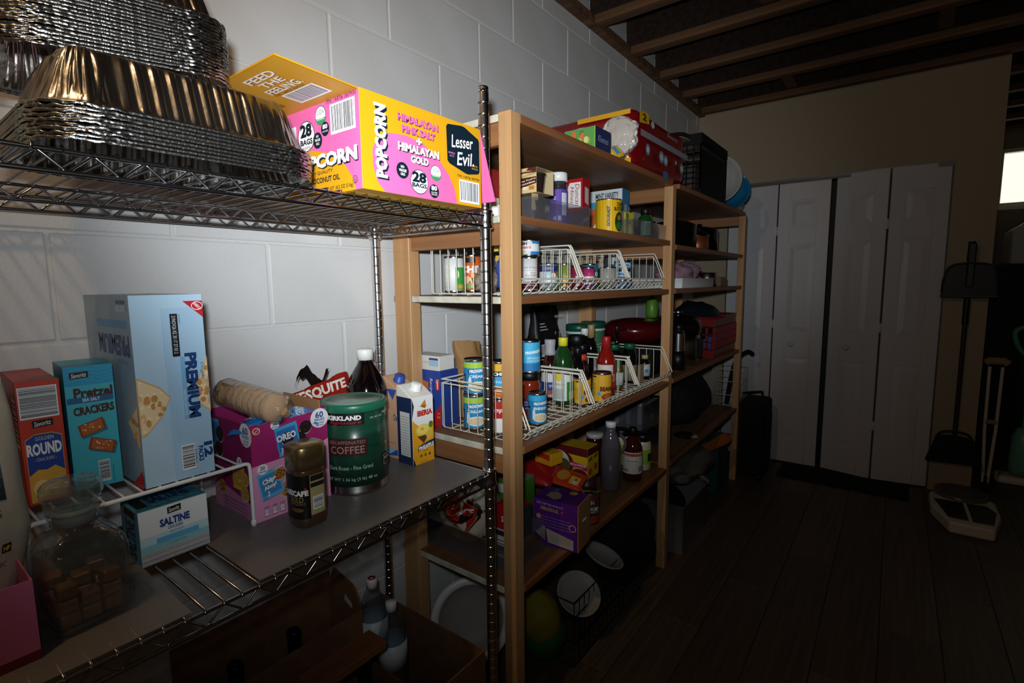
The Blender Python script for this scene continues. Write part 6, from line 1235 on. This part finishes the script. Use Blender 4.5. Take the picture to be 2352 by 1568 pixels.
MB().box(.1003, .106, -.1, .1, .1, .42).build('front_pocket', 'black_fabric', su, .003)

# ------------------------------------------------------------------ by the closet doors
M('mat_black', '060606', .95); tag(MB().box(.665, 1.37, 3.66, 3.925, FZ+.0005, FZ+.010).build('door_mat', 'mat_black', None, .003), 'flat black mat on the floor before the closet doors', 'mat')
br = thing('broom', 'black broom hanging upright against the cream wall', 'broom', (1.565, 3.925, .25)); M('broom_grey', '2a2826', .5)
m = MB(); m.prism([(-.128, -.015), (.128, -.005), (.085, .125), (.06, .15), (.02, .155), (-.02, .155), (-.06, .15), (-.09, .12)], -.02, .02, M4=Matrix.Rotation(RAD(90), 4, 'X')); m.build('bristle_head', 'black_plastic', br, .004)
MB().tube(smooth_path([(-.085, 0, .13), (-.06, 0, .17), (0, 0, .182), (.06, 0, .17), (.085, 0, .125)], 4), .007, 8).build('head_frame', 'black_plastic', br)
MB().tube([(0, 0, .15), (.0, -.002, 1.24)], .0115, 12).build('pole', 'broom_grey', br); MB().tube([(0, -.001, .82), (0, -.002, .97)], .0155, 12).build('grip', 'black_plastic', br); MB().tube([(0, -.002, 1.19), (0, -.002, 1.295)], [.019, .016], 12).build('hanger', 'black_plastic', br)
dp = thing('dustpan', 'black dustpan clipped to the broom pole', 'dustpan', (1.565, 3.885, 1.235)); M('pan_dark', '191715', .5)
m = MB(); m.prism([(-.122, 0), (.122, 0), (.115, .10), (.105, .15), (.075, .185), (-.075, .185), (-.105, .15), (-.115, .10)], -.004, .004, M4=Matrix.Rotation(RAD(90), 4, 'X')); m.build('pan_plate', 'pan_dark', dp, .002); MB().tube([(-.124, -.004, .0), (.124, -.004, 0)], .009, 8).build('pan_lip', M('lip_grey', '4a4846', .5) and 'lip_grey', dp); MB().box(-.018, .018, -.012, .03, .05, .30).build('handle', 'black_plastic', dp, .006); MB().tube(smooth_path([(-.118, -.006, .02), (-.112, -.012, .11), (-.075, -.012, .178), (.075, -.012, .178), (.112, -.012, .11), (.118, -.006, .02)], 4), .006, 8).build('pan_wall', 'pan_dark', dp)
tr_ = thing('plastic_tray', 'white angular plastic tray with round bowl on the floor by the broom', 'tray', (1.60, 3.63, FZ)); M('tray_white', 'd8d5cc', .45)
m = MB(); oct_ = [(-.14, .10), (-.14, -.10), (-.075, -.31), (.10, -.31), (.145, -.10), (.145, .10), (.07, .28), (-.07, .28)]; m.prism(oct_, 0, .062); m.build('tray_body', 'tray_white', tr_, .012, 2)
for p_ in ([(-.125, .0), (-.075, -.25), (.005, -.255), (.0, .01)], [(.015, .01), (.02, -.255), (.10, -.25), (.13, -.06), (.10, .02)]): MB().prism(p_, .0625, .0635).build('dark_well', 'black_plastic', tr_)
MB().lathe([(0, .066), (.07, .066), (.10, .075), (.115, .086), (.12, .084), (.122, .063)], 36, 0, .14).build('round_bowl', M('bowl_grey', '5a5854', .3) and 'bowl_grey', tr_)
ct = thing('crutch', 'pale metal crutch with tan underarm pad leaning past the wall end', 'crutch', (1.73, 4.04, FZ)); M('pale_metal', 'd0ccc4', .4)
for s in (-1, 1): MB().tube([(s*.028, 0, .78), (s*.024, 0, .4), (s*.01, 0, .08)], .0085, 10).build('upright', 'pale_metal', ct)
MB().tube([(-.05, 0, .80), (-.03, 0, .815), (.03, 0, .815), (.05, 0, .80)], .022, 12).build('arm_pad', M('tan_pad', '9a7f58', .7) and 'tan_pad', ct); MB().tube([(-.026, 0, .45), (.026, 0, .45)], .014, 10).build('hand_grip', 'tan_pad', ct); MB().tube([(0, 0, .12), (0, 0, .0)], [.011, .016], 12).build('tip', 'black_plastic', ct)
mp = thing('steam_mop', 'mint green upright mop with loop handle past the wall end', 'mop', (1.93, 4.40, FZ)); M('mint', '4f9a8a', .4)
MB().tube(smooth_path([(-.07, 0, .98), (-.085, 0, .94), (-.06, 0, .86), (0, 0, .80), (.06, 0, .86), (.085, 0, .94), (.07, 0, .98), (0, 0, 1.0)], 5, True), .014, 10, True).build('loop_handle', 'mint', mp); MB().tube([(0, 0, .80), (0, 0, .32)], .014, 12).build('pole', 'mint', mp)
MB().lathe([(0, .06), (.05, .06), (.06, .1), (.055, .3), (.03, .36), (0, .36)], 24).build('water_tank', M('mint_clear', '6fb5a4', .3) and 'mint_clear', mp); MB().box(-.12, .12, -.07, .07, 0, .05).build('mop_head', 'white_plastic', mp, .02, 2)
# the space beyond: counter with a white appliance under the window
cn_ = thing('counter', 'dark counter along the end wall under the window', 'counter', (2.4, 5.72, FZ)); M('dark_counter', '2a2622', .6); MB().box(-.70, .70, -.26, .26, 0, 1.36).build('cabinet_body', 'dark_counter', cn_, .004); MB().box(-.72, .72, -.28, .265, 1.3605, 1.40).build('counter_top', 'dark_counter', cn_, .004)
ap = thing('white_appliance', 'white boxy appliance with sloped control panel on the dark counter', 'appliance', (2.12, 5.66, FZ+1.4005)); m = MB(); m.prism([(-.2, 0), (.2, 0), (.2, .36), (-.06, .36), (-.2, .26)], -.22, .22, M4=Matrix.Rotation(RAD(90), 4, 'X') @ Matrix.Rotation(RAD(0), 4, 'Y')); m.build('casing', 'white_plastic', ap, .01, 2); MB().box(-.10, .16, -.2215, -.2203, .14, .28).build('control_panel', [P('8a8f98')], ap)
